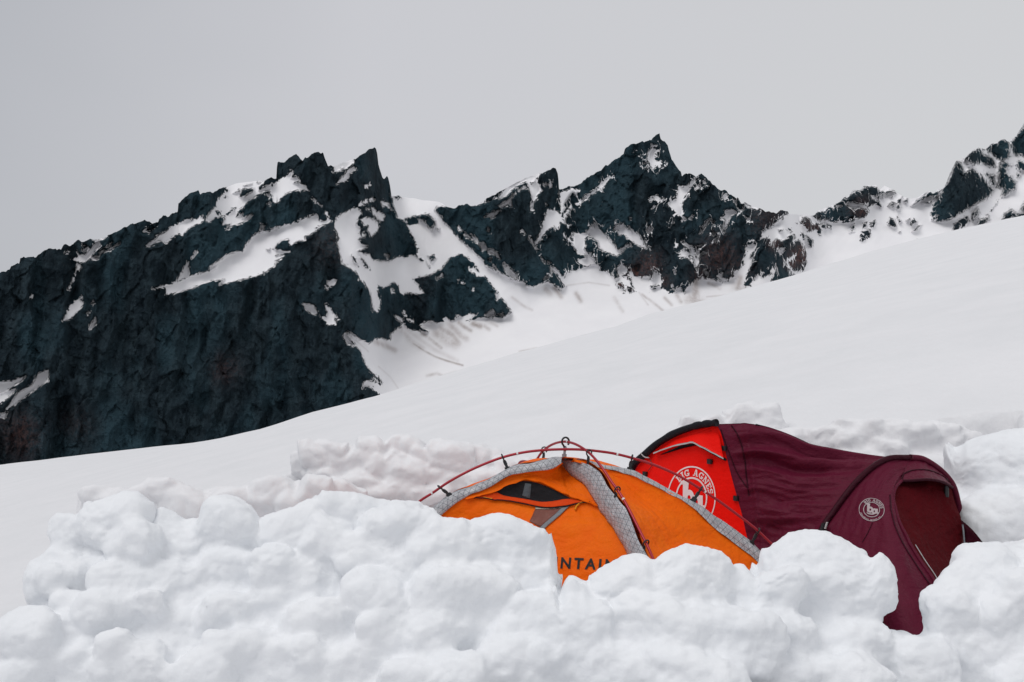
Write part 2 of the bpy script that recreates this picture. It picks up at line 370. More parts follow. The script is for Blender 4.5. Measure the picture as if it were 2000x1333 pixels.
C S 1220,620 1250,615 1260,635 1300,645 1325,690 1280,660 1240,665
C S 1045,930 1070,935 1065,965 1040,965
C S 1090,695 1115,690 1110,710
C S 700,790 735,818 700,815
C R 1435,790 1500,770 1560,760 1620,740 1690,740 1750,810 1750,850 1710,900 1660,850 1630,800 1590,800 1570,850 1500,850 1450,810
C R 1765,880 1795,880 1780,905
C R 1680,1150 1740,1135 1765,1175 1710,1220
C R 1570,1165 1620,1170 1630,1200 1590,1200
C R 1665,1200 1700,1260 1680,1240
C R 935,1130 975,1180 1005,1260 960,1210 935,1160
C R 1015,1165 1060,1190 1125,1290 1070,1270 1030,1210
C R 1345,565 1410,555 1420,590 1370,600
C S 1265,1140 1300,1145 1290,1165
D S 830,565 870,620 920,665 880,640 840,600
D S 170,330 200,300 255,295 240,340 200,355
D S 155,345 180,385 165,365
D S -30,505 60,520 100,600 60,600 -10,560
D S 155,505 270,630 230,620 245,680 190,685 120,620 170,625 180,570
D S 315,790 330,765 410,870 350,850
D S 1430,372 1450,378 1440,398
D S 1130,285 1170,245 1175,265
D S 1545,600 1610,560 1640,600 1570,615
D S 1655,600 1690,590 1715,615
D S 735,380 755,385 740,410
D S 580,1150 640,1195 650,1200 600,1180
"""
DIRT = """
D 14,.55 600,840 680,870 760,910
D 16,.35 830,750 920,850 1000,890
D 5,.8 920,850 1010,910 1110,965 1210,1000 1350,1040
D 12,.25 850,720 1100,900 1300,1000
D 10,.6 1000,765 1080,820 1160,885
D 26,.6 1120,760 1200,820 1290,850
D 18,.6 1160,720 1250,770 1310,850
D 16,.5 1240,690 1330,780 1380,810
D 10,.7 1320,670 1370,710 1420,740
D 14,.95 1440,680 1500,700
D 10,.5 1540,700 1580,730
D 8,.35 1580,660 1650,700
D 8,.35 1780,450 1870,520 1950,560
D 4,.3 420,820 530,920
D 4,.25 620,1050 720,1140 790,1240
D 8,.5 1040,1130 1130,1110 1180,1135 1300,1100
D 4,.5 950,1210 1050,1190
D 5,.4 1840,920 1990,890
E 16,.55 1080,1230 1120,1270
E 14,.6 1160,1220 1230,1300
E 14,.6 1380,1270 1420,1340
E 5,.3 1290,1190 1500,1160 1700,1190
G 22,.75 795,740 790,860 780,960
G 34,.7 740,930 790,960 830,970
G 8,.5 800,760 830,930
G 10,.6 920,770 980,790 1030,820
G 20,.7 1225,720 1215,780 1200,810
G 26,.5 1190,790 1250,830
G 8,.6 270,880 370,950 480,1040
G 5,.4 240,860 330,980
G 10,.5 490,910 560,980
G 12,.6 610,890 650,950
G 12,.35 0,910 80,1040
G 5,.4 1280,870 900,900
"""
W0, W1, H0, H1 = -260, 2260, 200, 1080
gx = np.arange(W0, W1 + 1, 1.0); gy = np.arange(H0, H1 + 1, 1.0)
def seg_dist(X, Y, p, q):
    d = q - p; l2 = max(float(d @ d), 1e-9)
    t = np.clip(((X - p[0]) * d[0] + (Y - p[1]) * d[1]) / l2, 0, 1)
    return np.hypot(X - p[0] - t * d[0], Y - p[1] - t * d[1])
SD = np.full((len(gy), len(gx)), -14.0, np.float32)
MG = 15
for ln in PATCH.strip().split('\n'):
    c, k, s = ln.split(' ', 2); ox, oy, sc = CR[c]
    q = pts(s) * sc + (ox, oy)
    x0, x1 = int(max(W0, q[:, 0].min() - MG)), int(min(W1, q[:, 0].max() + MG)); y0, y1 = int(max(H0, q[:, 1].min() - MG)), int(min(H1, q[:, 1].max() + MG))
    if x1 <= x0 or y1 <= y0: continue
    sl = (slice(y0 - H0, y1 - H0 + 1), slice(x0 - W0, x1 - W0 + 1))
    X, Yg = np.meshgrid(gx[sl[1]], gy[sl[0]])
    dist = np.full(X.shape, 15.0); ins = np.zeros(X.shape, bool)
    for i in range(len(q)):
        a, b = q[i], q[(i + 1) % len(q)]
        # distance only near the segment
        cx0, cx1 = int(min(a[0], b[0]) - MG - x0), int(max(a[0], b[0]) + MG - x0); cy0, cy1 = int(min(a[1], b[1]) - MG - y0), int(max(a[1], b[1]) + MG - y0)
        cx0, cy0 = max(cx0, 0), max(cy0, 0)
        if cx1 > 0 and cy1 > 0:
            s2 = (slice(cy0, cy1 + 1), slice(cx0, cx1 + 1))
            dist[s2] = np.minimum(dist[s2], seg_dist(X[s2], Yg[s2], a, b))
        if a[1] != b[1]:
            cr = (a[1] > Yg[:, 0]) != (b[1] > Yg[:, 0])
            xi = a[0] + (Yg[:, 0] - a[1]) * (b[0] - a[0]) / (b[1] - a[1])
            ins ^= cr[:, None] & (X < xi[:, None])
    f = np.where(ins, np.minimum(dist, 14), -np.minimum(dist, 14))
    SD[sl] = np.maximum(SD[sl], f) if k == 'S' else np.minimum(SD[sl], -f)
DT = np.zeros_like(SD)
for ln in DIRT.strip().split('\n'):
    c, k, s = ln.split(' ', 2); ox, oy, sc = CR[c]; wd, st = [float(v) for v in k.split(',')]; wd *= sc
    q = pts(s) * sc + (ox, oy); m3 = wd * 3
    x0, x1, y0, y1 = int(q[:, 0].min() - m3), int(q[:, 0].max() + m3), int(q[:, 1].min() - m3), int(q[:, 1].max() + m3)
    sl = (slice(y0 - H0, y1 - H0 + 1), slice(x0 - W0, x1 - W0 + 1)); X, Yg = np.meshgrid(gx[sl[1]], gy[sl[0]])
    d = np.min([seg_dist(X, Yg, q[i], q[i + 1]) for i in range(len(q) - 1)], 0)
    DT[sl] = np.maximum(DT[sl], st * .68 * np.exp(-(d / (wd * 1.7)) ** 2))
RED = np.zeros_like(SD)
for x, y, r, st in ((1268, 520, 26, .7), (1240, 532, 14, 1), (1252, 545, 12, 1), (1408, 495, 40, .55), (1370, 540, 25, .4), (1440, 520, 30, .45), (1560, 503, 22, .9), (1545, 515, 14, .9), (1566, 490, 14, 1), (1512, 476, 14, .8), (1500, 430, 40, .35), (1585, 440, 22, .8), (1680, 408, 22, .6), (1214, 556, 14, .8), (1240, 570, 10, .8), (650, 480, 40, .2), (40, 850, 40, .45), (150, 830, 30, .2), (1295, 550, 16, .5), (440, 720, 30, .25), (820, 560, 30, .1)):
    X, Yg = gx[None, :], gy[:, None]
    RED = np.maximum(RED, st * np.exp(-(((X - x) / r) ** 2 + ((Yg - y) / r) ** 2)))
# distance of every bit of the face, from how steep rock, snow slopes and the basin are
edge = np.interp(gx, EG[:, 0], EG[:, 1]); ridge = np.interp(gx, RG[:, 0], RG[:, 1])
# foot of the rock wall: below it lies the snow basin
FOOT = pts("-260,1400 600,1400 700,800 716,690 760,660 840,620 1000,605 1100,560 1180,545 1320,560 1440,540 1560,530 1600,505 1700,480 1860,440 2000,400 2260,340")
foot = np.interp(gx, FOOT[:, 0], FOOT[:, 1])
X, Yg = gx[None, :], gy[:, None]
snow = sst(-3, 3, SD)
basin = sst(-8, 25, Yg - foot[None, :]) * snow
farright = sst(1500, 1700, X)
tan_s = 2.3 * (1 - snow) + (.95 - .25 * farright) * snow; tan_s = tan_s * (1 - basin) + .42 * basin
el = -(Yg - 666.5) / F
ratio = 1.0 / F / np.maximum(tan_s - el, .12)      # dlnY per pixel going up
lnY = np.cumsum(ratio[::-1], 0)[::-1]
Yb = np.interp(gx, [-260, 300, 700, 1000, 1500, 2260], [740, 830, 900, 930, 1050, 1300])
edgei = np.clip((edge + 60 - H0).astype(int), 0, len(gy) - 1)
ref = lnY[edgei, np.arange(len(gx))]
DEP = Yb[None, :] * np.exp(lnY - ref[None, :])
def blur(a, r, ax):
    k = np.exp(-np.linspace(-2, 2, 2 * r + 1) ** 2); k /= k.sum(); o = np.zeros_like(a)
    pd = [(0, 0), (0, 0)]; pd[ax] = (r, r); b = np.pad(a, pd, mode='edge')
    for i, kk in enumerate(k): o += kk * (b[i:i + a.shape[0], :] if ax == 0 else b[:, i:i + a.shape[1]])
    return o
DEP = np.exp(blur(blur(blur(np.log(DEP), 30, 1), 20, 1), 4, 0))
pxm = DEP / F
def facets(x, y, s, tilt=1.0):             # broken rock: every cell of a jittered lattice is its own tilted plane
    i0, j0 = np.floor(x).astype(np.int64), np.floor(y).astype(np.int64); best = np.full(np.broadcast(x, y).shape, 9e9); h = np.zeros_like(best)
    for di in (-1, 0, 1):
        for dj in (-1, 0, 1):
            i, j = i0 + di, j0 + dj
            ax, ay = i + .5 + .48 * _h(i, j, 0 * i, s), j + .5 + .48 * _h(i, j, 0 * i, s + 1)
            d = (x - ax) ** 2 + (y - ay) ** 2; m_ = d < best
            hh_ = tilt * (_h(i, j, 0 * i, s + 2) * (x - ax) + .6 * _h(i, j, 0 * i, s + 3) * (y - ay)) + .30 * _h(i, j, 0 * i, s + 4)
            h = np.where(m_, hh_, h); best = np.where(m_, d, best)
    return h
rk = 1 - sst(-5, 3, SD)                            # rock relief, fading under snow
warpx = X + 14 * fbm(X / 60, Yg / 80, o=3, s=41); 
r1 = 1 - np.abs(fbm(warpx / 62, Yg / 300, o=3, s=11)) * 2
r2 = 1 - np.abs(fbm(warpx / 24 + Yg / 90, Yg / 60, o=3, s=21)) * 2
r3 = fbm(warpx / 7 + Yg / 40, Yg / 13, o=3, s=31)
r4 = 1 - np.abs(fbm(warpx / 45 - Yg / 60, Yg / 45, o=2, s=51)) * 2
wx, wy = X + 5 * fbm(X / 13, Yg / 13, o=3, s=141), Yg + 5 * fbm(X / 13, Yg / 13, o=3, s=151)
fc1 = 13 * facets((wx + .45 * wy) / 30, wy / 52, 161); fc2 = 5 * facets((wx - .3 * wy) / 11, wy / 17, 171)
DEP = DEP - pxm * ((.06 + .94 * rk) * (32 * r1) + (.02 + .98 * rk) * (6 * r2 + 5 * r4) + rk * (4.0 * r3 + fc1 + fc2)) * (1 - .9 * basin)
DEP = DEP - pxm * basin * 6 * fbm(X / 60, Yg / 25, o=3, s=61) - pxm * (1 - rk) * 1.0 * fbm(X / 16 + Yg / 22, Yg / 30, o=2, s=71)

NC = 2016; NR = 400; NB = 10
cx = np.linspace(W0 + 1, W1 - 1, NC)
jag = 3.4 * fbm(cx / 8, 0 * cx, o=3, s=5) + 2.0 * noise(cx / 14, 0 * cx + 3, s=6)
rx_ = np.interp(cx, gx, ridge); bx_ = np.minimum(np.interp(cx, gx, edge) + 130, H1 - 2)
sdr = SD[np.clip((rx_ - H0 + 2).astype(int), 0, len(gy) - 1), np.clip((cx - W0).astype(int), 0, len(gx) - 1)]
rx_ = rx_ + jag * (1 - .8 * sst(-2, 3, sdr))
v = np.linspace(0, 1, NR)[:, None]
kx = np.exp(-np.linspace(-2, 2, 61) ** 2); kx /= kx.sum(); sm_r = np.convolve(np.pad(rx_, 30, 'edge'), kx, 'valid')
PY = sm_r[None, :] * (1 - v) + bx_[None, :] * v + (rx_ - sm_r)[None, :] * (1 - v) ** 7; PX = np.broadcast_to(cx[None, :], PY.shape)
def samp(A):
    fx = PX - W0; fy = np.clip(PY - H0, 0, len(gy) - 1.001); i = fx.astype(int); j = fy.astype(int); a = fx - i; b = fy - j
    return (A[j, i] * (1 - a) + A[j, i + 1] * a) * (1 - b) + (A[j + 1, i] * (1 - a) + A[j + 1, i + 1] * a) * b
D_ = samp(DEP)
V = np.stack([(PX - 1000) / F * D_, D_, -(PY - 666.5) / F * D_], -1)
top = V[0]
back = np.stack([top + np.array([0, 1, 0]) * (k * k * 3.5 + 4) + np.stack([0 * cx, 8 * fbm(cx / 20, 0 * cx + k, o=3, s=80), -k * k * 3.0 + 4 * fbm(cx / 16, 0 * cx + k * .7, o=3, s=81) * min(k, 2) / 2 - .6 * k], -1) for k in range(NB, 0, -1)], 0)
VV = np.concatenate([back, V], 0)
mt = mesh_np('mountain_range', VV, grid_faces(NR + NB, NC))
mt['kind'] = 'structure'
pad = lambda a: np.concatenate([np.repeat(a[:1], NB, 0), a], 0)
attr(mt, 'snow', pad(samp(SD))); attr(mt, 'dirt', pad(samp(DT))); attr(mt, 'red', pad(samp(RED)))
attr(mt, 'tone_haze', pad(fbm(PX / 55, PY / 110, o=3, s=91) + .22 * sst(800, 1100, PX)))  # random rock tone, plus bluish haze of the farther peaks painted into the colour
attr(mt, 'vein', pad(.25 + .75 * sst(950, 1150, PX)))
attr(mt, 'rime', pad(sst(-60, 0, (PX - 1880) - (PY - 300) * .35) * .8 + .55 * np.exp(-((PX - 1310) / 14) ** 2 - ((PY - 345) / 40) ** 2) + .6 * np.exp(-((PX - 1375) / 22) ** 2 - ((PY - 365) / 22) ** 2) + .55 * np.exp(-((PX - 1160) / 26) ** 2 - ((PY - 345) / 10) ** 2) + .5 * np.exp(-((PX - 1740) / 20) ** 2 - ((PY - 372) / 12) ** 2)))
m, t, b = mat('mountain_rock_and_snow', (.03, .04, .05), .9, .06)
mt.data.materials.append(m)
def at(n): a = nd(t, 'ShaderNodeAttribute', attribute_name=n); return a.outputs['Fac']
v1 = mapped(t); vs = mapped(t, (1, .3, .22)); vh = mapped(t, (.25, .3, 1))
n_a = noi(t, v1, .11, 6, .68); n_b = noi(t, v1, .9, 3, .6); n_s = noi(t, vs, .12, 6, .7); n_h = noi(t, vh, .35, 4, .7); n_f = noi(t, v1, .30, 5, .68)
rough_edge = math_(t, 'ADD', math_(t, 'MULTIPLY', math_(t, 'SUBTRACT', n_a, .475), 11.0), math_(t, 'MULTIPLY', math_(t, 'SUBTRACT', n_f, .475), 21.0))
rim = math_(t, 'MULTIPLY', at('rime'), math_(t, 'MULTIPLY', math_(t, 'SUBTRACT', noi(t, v1, .5, 3, .7), .48), 34.0))
vn_ = noi(t, mapped(t, (1, .6, .42), (0, .62, 0)), .055, 4, .52)
vein = math_(t, 'MULTIPLY', mrange(t, math_(t, 'ABSOLUTE', math_(t, 'SUBTRACT', vn_, .5)), .0, .014, 11.0, 0.0), at('vein'))
sm = mrange(t, math_(t, 'ADD', math_(t, 'ADD', at('snow'), math_(t, 'ADD', rough_edge, vein)), rim), -.22, .22)
c1 = colmix(t, mrange(t, n_s, .38, .66), (.0090, .0158, .0215), (.027, .043, .053))
c2 = colmix(t, mrange(t, math_(t, 'ADD', at('tone_haze'), math_(t, 'MULTIPLY', n_h, .6)), 0.1, .9, 0, .6), c1, (.028, .062, .080))
c2b = colmix(t, mrange(t, n_f, .60, .80, 0, .45), c2, (.065, .105, .122))
rg = nd(t, 'ShaderNodeTexNoise', noise_type='RIDGED_MULTIFRACTAL', i_Scale=.10, i_Detail=8, i_Roughness=.62); t.links.new(mapped(t, (1, .8, .7), (0, .25, 0)), rg.inputs['Vector'])
c2b = colmix(t, mrange(t, rg.outputs[0], .9, 2.2, 0, .35), c2b, (.005, .009, .012))
c3 = colmix(t, math_(t, 'MULTIPLY', at('red'), mrange(t, n_f, .35, .62), clamp=True), c2b, (.15, .068, .055))
sc_ = colmix(t, mrange(t, noi(t, v1, .02, 3), .35, .65), (.82, .815, .835), (.86, .855, .87))
vd = mapped(t, (1, .4, .35), (0, .75, 0))
dn = mrange(t, noi(t, vd, .10, 5, .7), .15, .60)
sc2 = colmix(t, math_(t, 'MULTIPLY', at('dirt'), math_(t, 'MULTIPLY', dn, 1.35), clamp=True), sc_, (.25, .19, .165))
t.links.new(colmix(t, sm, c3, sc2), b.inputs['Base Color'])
hh = math_(t, 'MULTIPLY', math_(t, 'ADD', math_(t, 'ADD', n_f, n_s), n_h), math_(t, 'SUBTRACT', 1.05, sm))
def voro(sc, vec, ft='F1'):
    n = nd(t, 'ShaderNodeTexVoronoi', feature=ft, i_Scale=sc); t.links.new(vec, n.inputs['Vector']); return n
wv = nd(t, 'ShaderNodeVectorMath', operation='ADD'); nn_ = nd(t, 'ShaderNodeTexNoise', i_Scale=.12, i_Detail=4); t.links.new(v1, nn_.inputs['Vector'])
wsc = nd(t, 'ShaderNodeVectorMath', operation='SCALE'); wsc.inputs['Scale'].default_value = 9.0; t.links.new(nn_.outputs['Color'], wsc.inputs[0]); t.links.new(wsc.outputs[0], wv.inputs[0]); t.links.new(mapped(t, (1, .6, .5)), wv.inputs[1])
va, vb = voro(.07, wv.outputs[0]), voro(.25, wv.outputs[0])
hv = math_(t, 'ADD', math_(t, 'MULTIPLY', va.outputs['Distance'], 1.6), math_(t, 'MULTIPLY', vb.outputs['Distance'], .8))
hh = math_(t, 'MULTIPLY', math_(t, 'ADD', math_(t, 'ADD', n_f, hv), n_h), math_(t, 'SUBTRACT', 1.0, sm))
bump(t, b, hh, .9, 2.2)

# ------------------------------------------------------------------ the tilted snow field, with the dug tent platform
DE = 75.0
def nonuni(segs):
    o = [segs[0][0]]
    for a, b_, st in segs:
        n = max(1, int(round((b_ - a) / st))); o += list(np.linspace(a, b_, n + 1)[1:])
    return np.array(o)
fx = nonuni([(-260, -60, 5), (-60, -12, 1.0), (-12, -2.5, .15), (-2.5, 5, .05), (5, 14, .15), (14, 60, 1.0), (60, 260, 5)])
fy = nonuni([(-30, 1.5, 1.2), (1.5, 10.5, .05), (10.5, 22, .15), (22, 60, .6), (60, 160, 2.5)])
XX, YY = np.meshgrid(fx, fy)
def ground(x, y):
    yy = np.maximum(y, .6); u = x / yy
    eu = np.where(np.abs(u) < .64, -(np.interp(1000 + u * F, EG[:, 0], EG[:, 1]) - 666.5) / F, 0)
    k0 = (.1575 - -.1407) / 1.296
    lin = np.where(u < 0, -.1407 + (u + .648) * k0, .1575 + (u - .648) * k0)
    bl = sst(20, 60, yy); e_ = np.where(np.abs(u) < .64, eu * bl + (.243 * u + .006) * (1 - bl), .243 * u + .006)
    flat = sst(4.6, 12, y); xe = np.where(x > 0, x * flat, x)
    z = -1.6 + y * (1.6 / DE) + np.where(y < 20, .243 * xe + .006 * y, e_ * yy)
    z = z - np.maximum(y - DE, 0) ** 2 * .012
    return z
Z = ground(XX, YY)
Z += .05 * fbm(XX / 1.7, YY / 2.6, o=3, s=101) * sst(2, 12, YY) + .10 * fbm(XX / 9, YY / 14, o=2, s=103) * sst(9, 25, YY) * (1 - sst(40, 70, YY))
Z += .012 * fbm(XX / .35, YY / .5, o=2, s=105) * (YY < 24)
wob = .16 * fbm(XX / .5, YY / .5, o=3, s=107)
mx = sst(-2.0, -1.7, XX + wob) * (1 - sst(0, .12, XX + wob * .6 - np.maximum(.45 * YY + .45, 3.9))); my = sst(4.2, 4.5, YY + wob) * (1 - sst(8.95, 9.12, YY + wob * .8))
mk = mx * my
Z = Z * (1 - mk) + np.minimum(Z, -1.72 + .03 * fbm(XX / .4, YY / .4, o=2, s=109)) * mk
fo = mesh_np('snow_field', np.stack([XX, YY, Z], -1), grid_faces(len(fy), len(fx))[:, ::-1], M_FIELD)
fo['kind'] = 'structure'

# ------------------------------------------------------------------ walls of piled snow blocks
def ico(n=3):
    import bmesh
    bm = bmesh.new(); bmesh.ops.create_icosphere(bm, subdivisions=n, radius=1.0)
    v = np.array([q.co[:] for q in bm.verts]); f = np.array([[a.index for a in q.verts] for q in bm.faces]); bm.free(); return v, f
ICO_V, ICO_F = ico(3)
def lump(c, r, box=2.8, seed=0, rot=None, nz_=.24):
    """one rough snow block: a rounded, slightly irregular box"""
    u = ICO_V; n = (np.abs(u) ** box).sum(1) ** (1 / box)
    p = u / n[:, None]
    p = p * (1 + nz_ * fbm(u[:, 0] * 1.3 + seed * 3.7, u[:, 1] * 1.3 + seed, u[:, 2] * 1.3, o=2, s=200 + seed % 50))[:, None]
    p = p * np.asarray(r)
    if rot is None: rot = [rng.uniform(-.35, .35) for _ in range(3)]
    for k, a in enumerate(rot):
        i, j = [(1, 2), (0, 2), (0, 1)][k]; ca, sa = math.cos(a), math.sin(a)
        p[:, [i, j]] = np.stack([p[:, i] * ca - p[:, j] * sa, p[:, i] * sa + p[:, j] * ca], 1)
    return p + c
notch = lambda px: sst(1700, 1722, px)
def pile(name, label, cat, lumps, core, voxel, material, sil=None, smooth=5, rough=1.0, part='snow_block', group=None, own=None, xr=None):
    """fuse the blocks into one surface, roughen it, then hand each block its own piece of that surface"""
    Vs, Fs, off = [], [], 0
    for L_ in lumps:
        p = lump(*L_[:2], **L_[2]); Vs.append(p); Fs.append(ICO_F + off); off += len(p)
    for cv, cf in core:
        tri = []
        for q in cf:
            for a in range(1, len(q) - 1): tri.append((q[0] + off, q[a] + off, q[a + 1] + off))
        Vs.append(np.asarray(cv, float)); Fs.append(np.array(tri)); off += len(cv)
    o = mesh_np('tmp', np.concatenate(Vs), np.concatenate(Fs))
    m = o.modifiers.new('r', 'REMESH'); m.mode = 'VOXEL'; m.voxel_size = voxel; m.use_smooth_shade = True
    m2 = o.modifiers.new('s', 'SMOOTH'); m2.iterations = smooth; m2.factor = .5
    dg = bpy.context.evaluated_depsgraph_get(); me = o.evaluated_get(dg).to_mesh()
    n = len(me.vertices); v = np.empty(n * 3, np.float32); me.vertices.foreach_get('co', v); v = v.reshape(-1, 3).astype(float)
    nr = np.empty(n * 3, np.float32); me.vertices.foreach_get('normal', nr); nr = nr.reshape(-1, 3)
    nf = len(me.polygons); fc = np.empty(nf * 4, np.int32); me.loops.foreach_get('vertex_index', fc); fc = fc.reshape(-1, 4)
    o.evaluated_get(dg).to_mesh_clear(); bpy.data.objects.remove(o)
    x, y, z = v.T
    d = .034 * fbm(x / .25, y / .22, z / .22, o=3, s=301) + .011 * fbm(x / .06, y / .06, z / .06, o=2, s=311)
    grain = noise(x / .018, y / .018, z / .018, 321); d = d + .0035 * grain + .004 * np.maximum(fbm(x / .03, y / .03, z / .03, o=2, s=331), 0)
    v = v + nr * (d * rough)[:, None]
    if sil is not None:
        px = 1000 + v[:, 0] / v[:, 1] * F; py = 666.5 - v[:, 2] / v[:, 1] * F
        b0 = sil[:, 0].min() - 80; nb = int((sil[:, 0].max() + 80 - b0) / 6) + 1
        k = np.clip(((px - b0) / 6).astype(int), 0, nb - 1)
        cur = np.full(nb, 5000.0); np.minimum.at(cur, k, py)
        ok = cur < 4000; cb = b0 + 6 * (np.arange(nb) + .5); cur = np.interp(cb, cb[ok], cur[ok])
        for _ in range(2): cur = np.convolve(np.pad(cur, 1, 'edge'), [.25, .5, .25], 'valid')
        tgt = np.interp(px, sil[:, 0], sil[:, 1]); cu = np.interp(px, cb, cur)
        fall = np.clip(1 - (py - cu) / 170, 0, 1); dp = np.clip(tgt - cu, -45, 45) * fall * fall * (3 - 2 * fall)
        x0_, x1_ = xr or (sil[0, 0] + 20, sil[-1, 0] - 20)
        dp = dp * (1 - notch(px) * (sil is SILF)) * sst(x0_, x0_ + 30, px) * (1 - sst(x1_ - 30, x1_, px))
        v[:, 2] -= dp / F * v[:, 1]
    # smooth normals of the whole
    a, b_, c, dd = v[fc[:, 0]], v[fc[:, 1]], v[fc[:, 2]], v[fc[:, 3]]
    fn = np.cross(c - a, dd - b_); vn = np.zeros_like(v)
    for kk in range(4):
        for ax in range(3): vn[:, ax] += np.bincount(fc[:, kk], fn[:, ax], n)
    vn /= np.maximum(np.linalg.norm(vn, axis=1), 1e-9)[:, None]
    cen = v[fc].mean(1)
    best = np.full(len(cen), 9e9); own_ = np.zeros(len(cen), int)
    for i, L_ in enumerate(lumps):
        q = (cen - L_[0]) / np.asarray(L_[1]); s = (np.abs(q) ** 2.6).sum(1)
        m_ = s < best; best[m_] = s[m_]; own_[m_] = i
    own_[best > 6.0] = -1
    lo = v.min(0); root = thing(name, label, cat, ((lo[0] + v[:, 0].max()) / 2, float(np.median(v[:, 1])), lo[2]), group)
    root['kind'] = 'thing'
    for i in range(-1, len(lumps)):
        f = fc[own_ == i]
        if len(f) < 12: continue
        u, inv = np.unique(f, return_inverse=True)
        oo = mesh_np(part if i >= 0 else 'packed_snow', v[u], inv.reshape(-1, 4), material); keep(oo, root)
        oo.data.normals_split_custom_set_from_vertices([tuple(q) for q in vn[u].astype(float)])
    return root
def blocks(spec, yfun, dsc=.85, yj=.05, mode=None, box=2.8, rot=.3, seed0=0, grow=1.10):
    out_ = []
    for i, s in enumerate(spec):
        x, y, a, b_ = s[:4]; Y = yfun(x, y) + rng.uniform(-yj, yj) + (s[4] if len(s) > 4 else 0)
        rx, rz = a / F * Y * grow, b_ / F * Y * grow
        out_.append((P(x, y, Y), (rx, (rx + rz) / 2 * dsc, rz), dict(box=box + rng.uniform(-.4, .5), seed=seed0 + i, rot=[rng.uniform(-rot, rot) for _ in range(3)])))
    return out_
def slab(sil, drop, yf, yb, pybot):
    """a solid strip under an outline, with its own thickness"""
    n = len(sil); v = []
    for (x, y) in sil:
        y0, y1 = yf(x, y), yb(x, y); v += [P(x, y + drop, y0), P(x, y + drop, y1), P(x, pybot, yf(x, pybot)), P(x, pybot, y1)]
    f = []
    for i in range(n - 1):
        a, b_ = i * 4, i * 4 + 4
        f += [(a, a + 2, b_ + 2, b_), (a + 1, b_ + 1, b_ + 3, a + 3), (a, b_, b_ + 1, a + 1), (a + 2, a + 3, b_ + 3, b_ + 2)]
    f += [(0, 1, 3, 2), (4 * n - 4, 4 * n - 2, 4 * n - 1, 4 * n - 3)]
    return v, f

SILF = pts("-60,1250 -5,1236 10,1206 35,1196 60,1192 61,1150 63,1125 85,1086 104,1064 103,1040 112,1012 130,1004 152,1000 156,990 170,980 200,975 230,963 245,958 270,960 290,975 310,986 340,1000 358,1011 372,1013 388,1006 392,990 398,978 412,969 440,965 462,970 490,985 504,1004 508,1008 520,1006 570,990 600,975 630,958 700,962 740,975 770,976 817,980 848,992 865,1010 895,1012 906,1011 920,1017 924,1012 940,1010 955,1004 970,1001 1000,1006 1030,1020 1060,1033 1077,1040 1080,1060 1088,1080 1086,1100 1088,1118 1105,1121 1120,1124 1134,1131 1160,1117 1180,1105 1215,1086 1240,1080 1260,1083 1278,1092 1285,1087 1310,1072 1330,1066 1340,1060 1350,1064 1380,1068 1410,1076 1425,1090 1440,1100 1460,1103 1478,1096 1484,1082 1488,1073 1510,1065 1525,1052 1540,1040 1570,1034 1610,1036 1640,1048 1680,1070 1710,1091 1732,1102 1740,1118 1744,1145 1738,1165 1722,1172 1718,1182 1735,1198 1750,1212 1752,1238 1775,1236 1800,1240 1803,1215 1808,1196 1822,1186 1826,1165 1834,1150 1845,1118 1855,1105 1880,1078 1905,1068 1918,1060 1960,1052 2010,1048 2120,1046")
def yw(x, y): return 4.95 - np.clip((y - 980) / 350, -.2, 1.2) * .50 + .30 * sst(1300, 1900, x)
_r = random.Random(31)
FRONT = [(_r.uniform(90, 1120), _r.uniform(1110, 1320), _r.uniform(26, 40), _r.uniform(22, 34), -.035) for _ in range(24)] + [(130,1035,34,36),(222,1006,68,50),(262,1065,46,56),(350,1052,55,60),(448,1022,58,60),(575,1035,72,50),(120,1128,62,62),(240,1135,52,34),(315,1145,50,54),(455,1116,54,46),(380,1140,34,36),(590,1142,52,56),(528,1108,42,48),(645,1078,48,60),(715,1082,62,42),(690,1012,75,52),(782,1030,70,56),(445,1200,56,42),(333,1230,56,42),(228,1190,52,42),(55,1258,62,56),(148,1238,48,46),(155,1300,52,42),(262,1284,56,40),(392,1316,62,42),(482,1268,60,40),(622,1230,64,50),(737,1175,66,58),(535,1198,42,48),(562,1304,70,46),(702,1300,70,50),(785,1252,52,52),
 (30,1330,60,40),(280,1345,60,36),(966,1062,98,62),(865,1075,82,66),(905,1160,92,60),(1028,1132,50,56),(1125,1165,72,42),(1076,1212,102,55),(1028,1300,82,52),(868,1242,82,60),(882,1325,72,46),(792,1325,52,40),(1232,1138,66,62),(1345,1132,88,76),(1446,1160,60,62),(1192,1205,72,70),(1285,1232,92,70),(1408,1252,102,70),(1592,1118,108,88),(1694,1150,54,62),(1508,1152,52,68),(1530,1248,70,48),(1648,1262,84,50),(1182,1305,92,60),(1345,1325,100,52),(1500,1330,95,52),(1640,1335,100,60),(1748,1290,64,56),(1805,1308,60,62),(800,1130,60,56),
 (1892,1174,56,66),(1862,1215,54,66),(1952,1152,78,72),(1990,1215,84,90),(1905,1290,84,72),(2010,1330,90,70),(2080,1160,90,84)]
fr = blocks(FRONT, yw, dsc=.62, rot=.3, grow=1.12, yj=.07)
SL = SILF[(SILF[:, 0] > 70) & (SILF[:, 0] < 1722)]; SR = SILF[SILF[:, 0] > 1895]; SMID = np.array([(1700, 1262), (1880, 1262)])
yc0, yc1 = (lambda x, y: yw(x, y) - .012), (lambda x, y: yw(x, 980) + .75)
core = [slab(SL, 14, yc0, yc1, 1420), slab(SR, 14, yc0, yc1, 1420), slab(SMID, 0, yc0, yc1, 1420)]
pile('snow_wall', 'waist high windbreak of rounded melting snow blocks in the foreground, in front of both tents', 'snow wall', fr, core, .0125, M_WALL, sil=SILF, smooth=26, xr=(110, 2100))

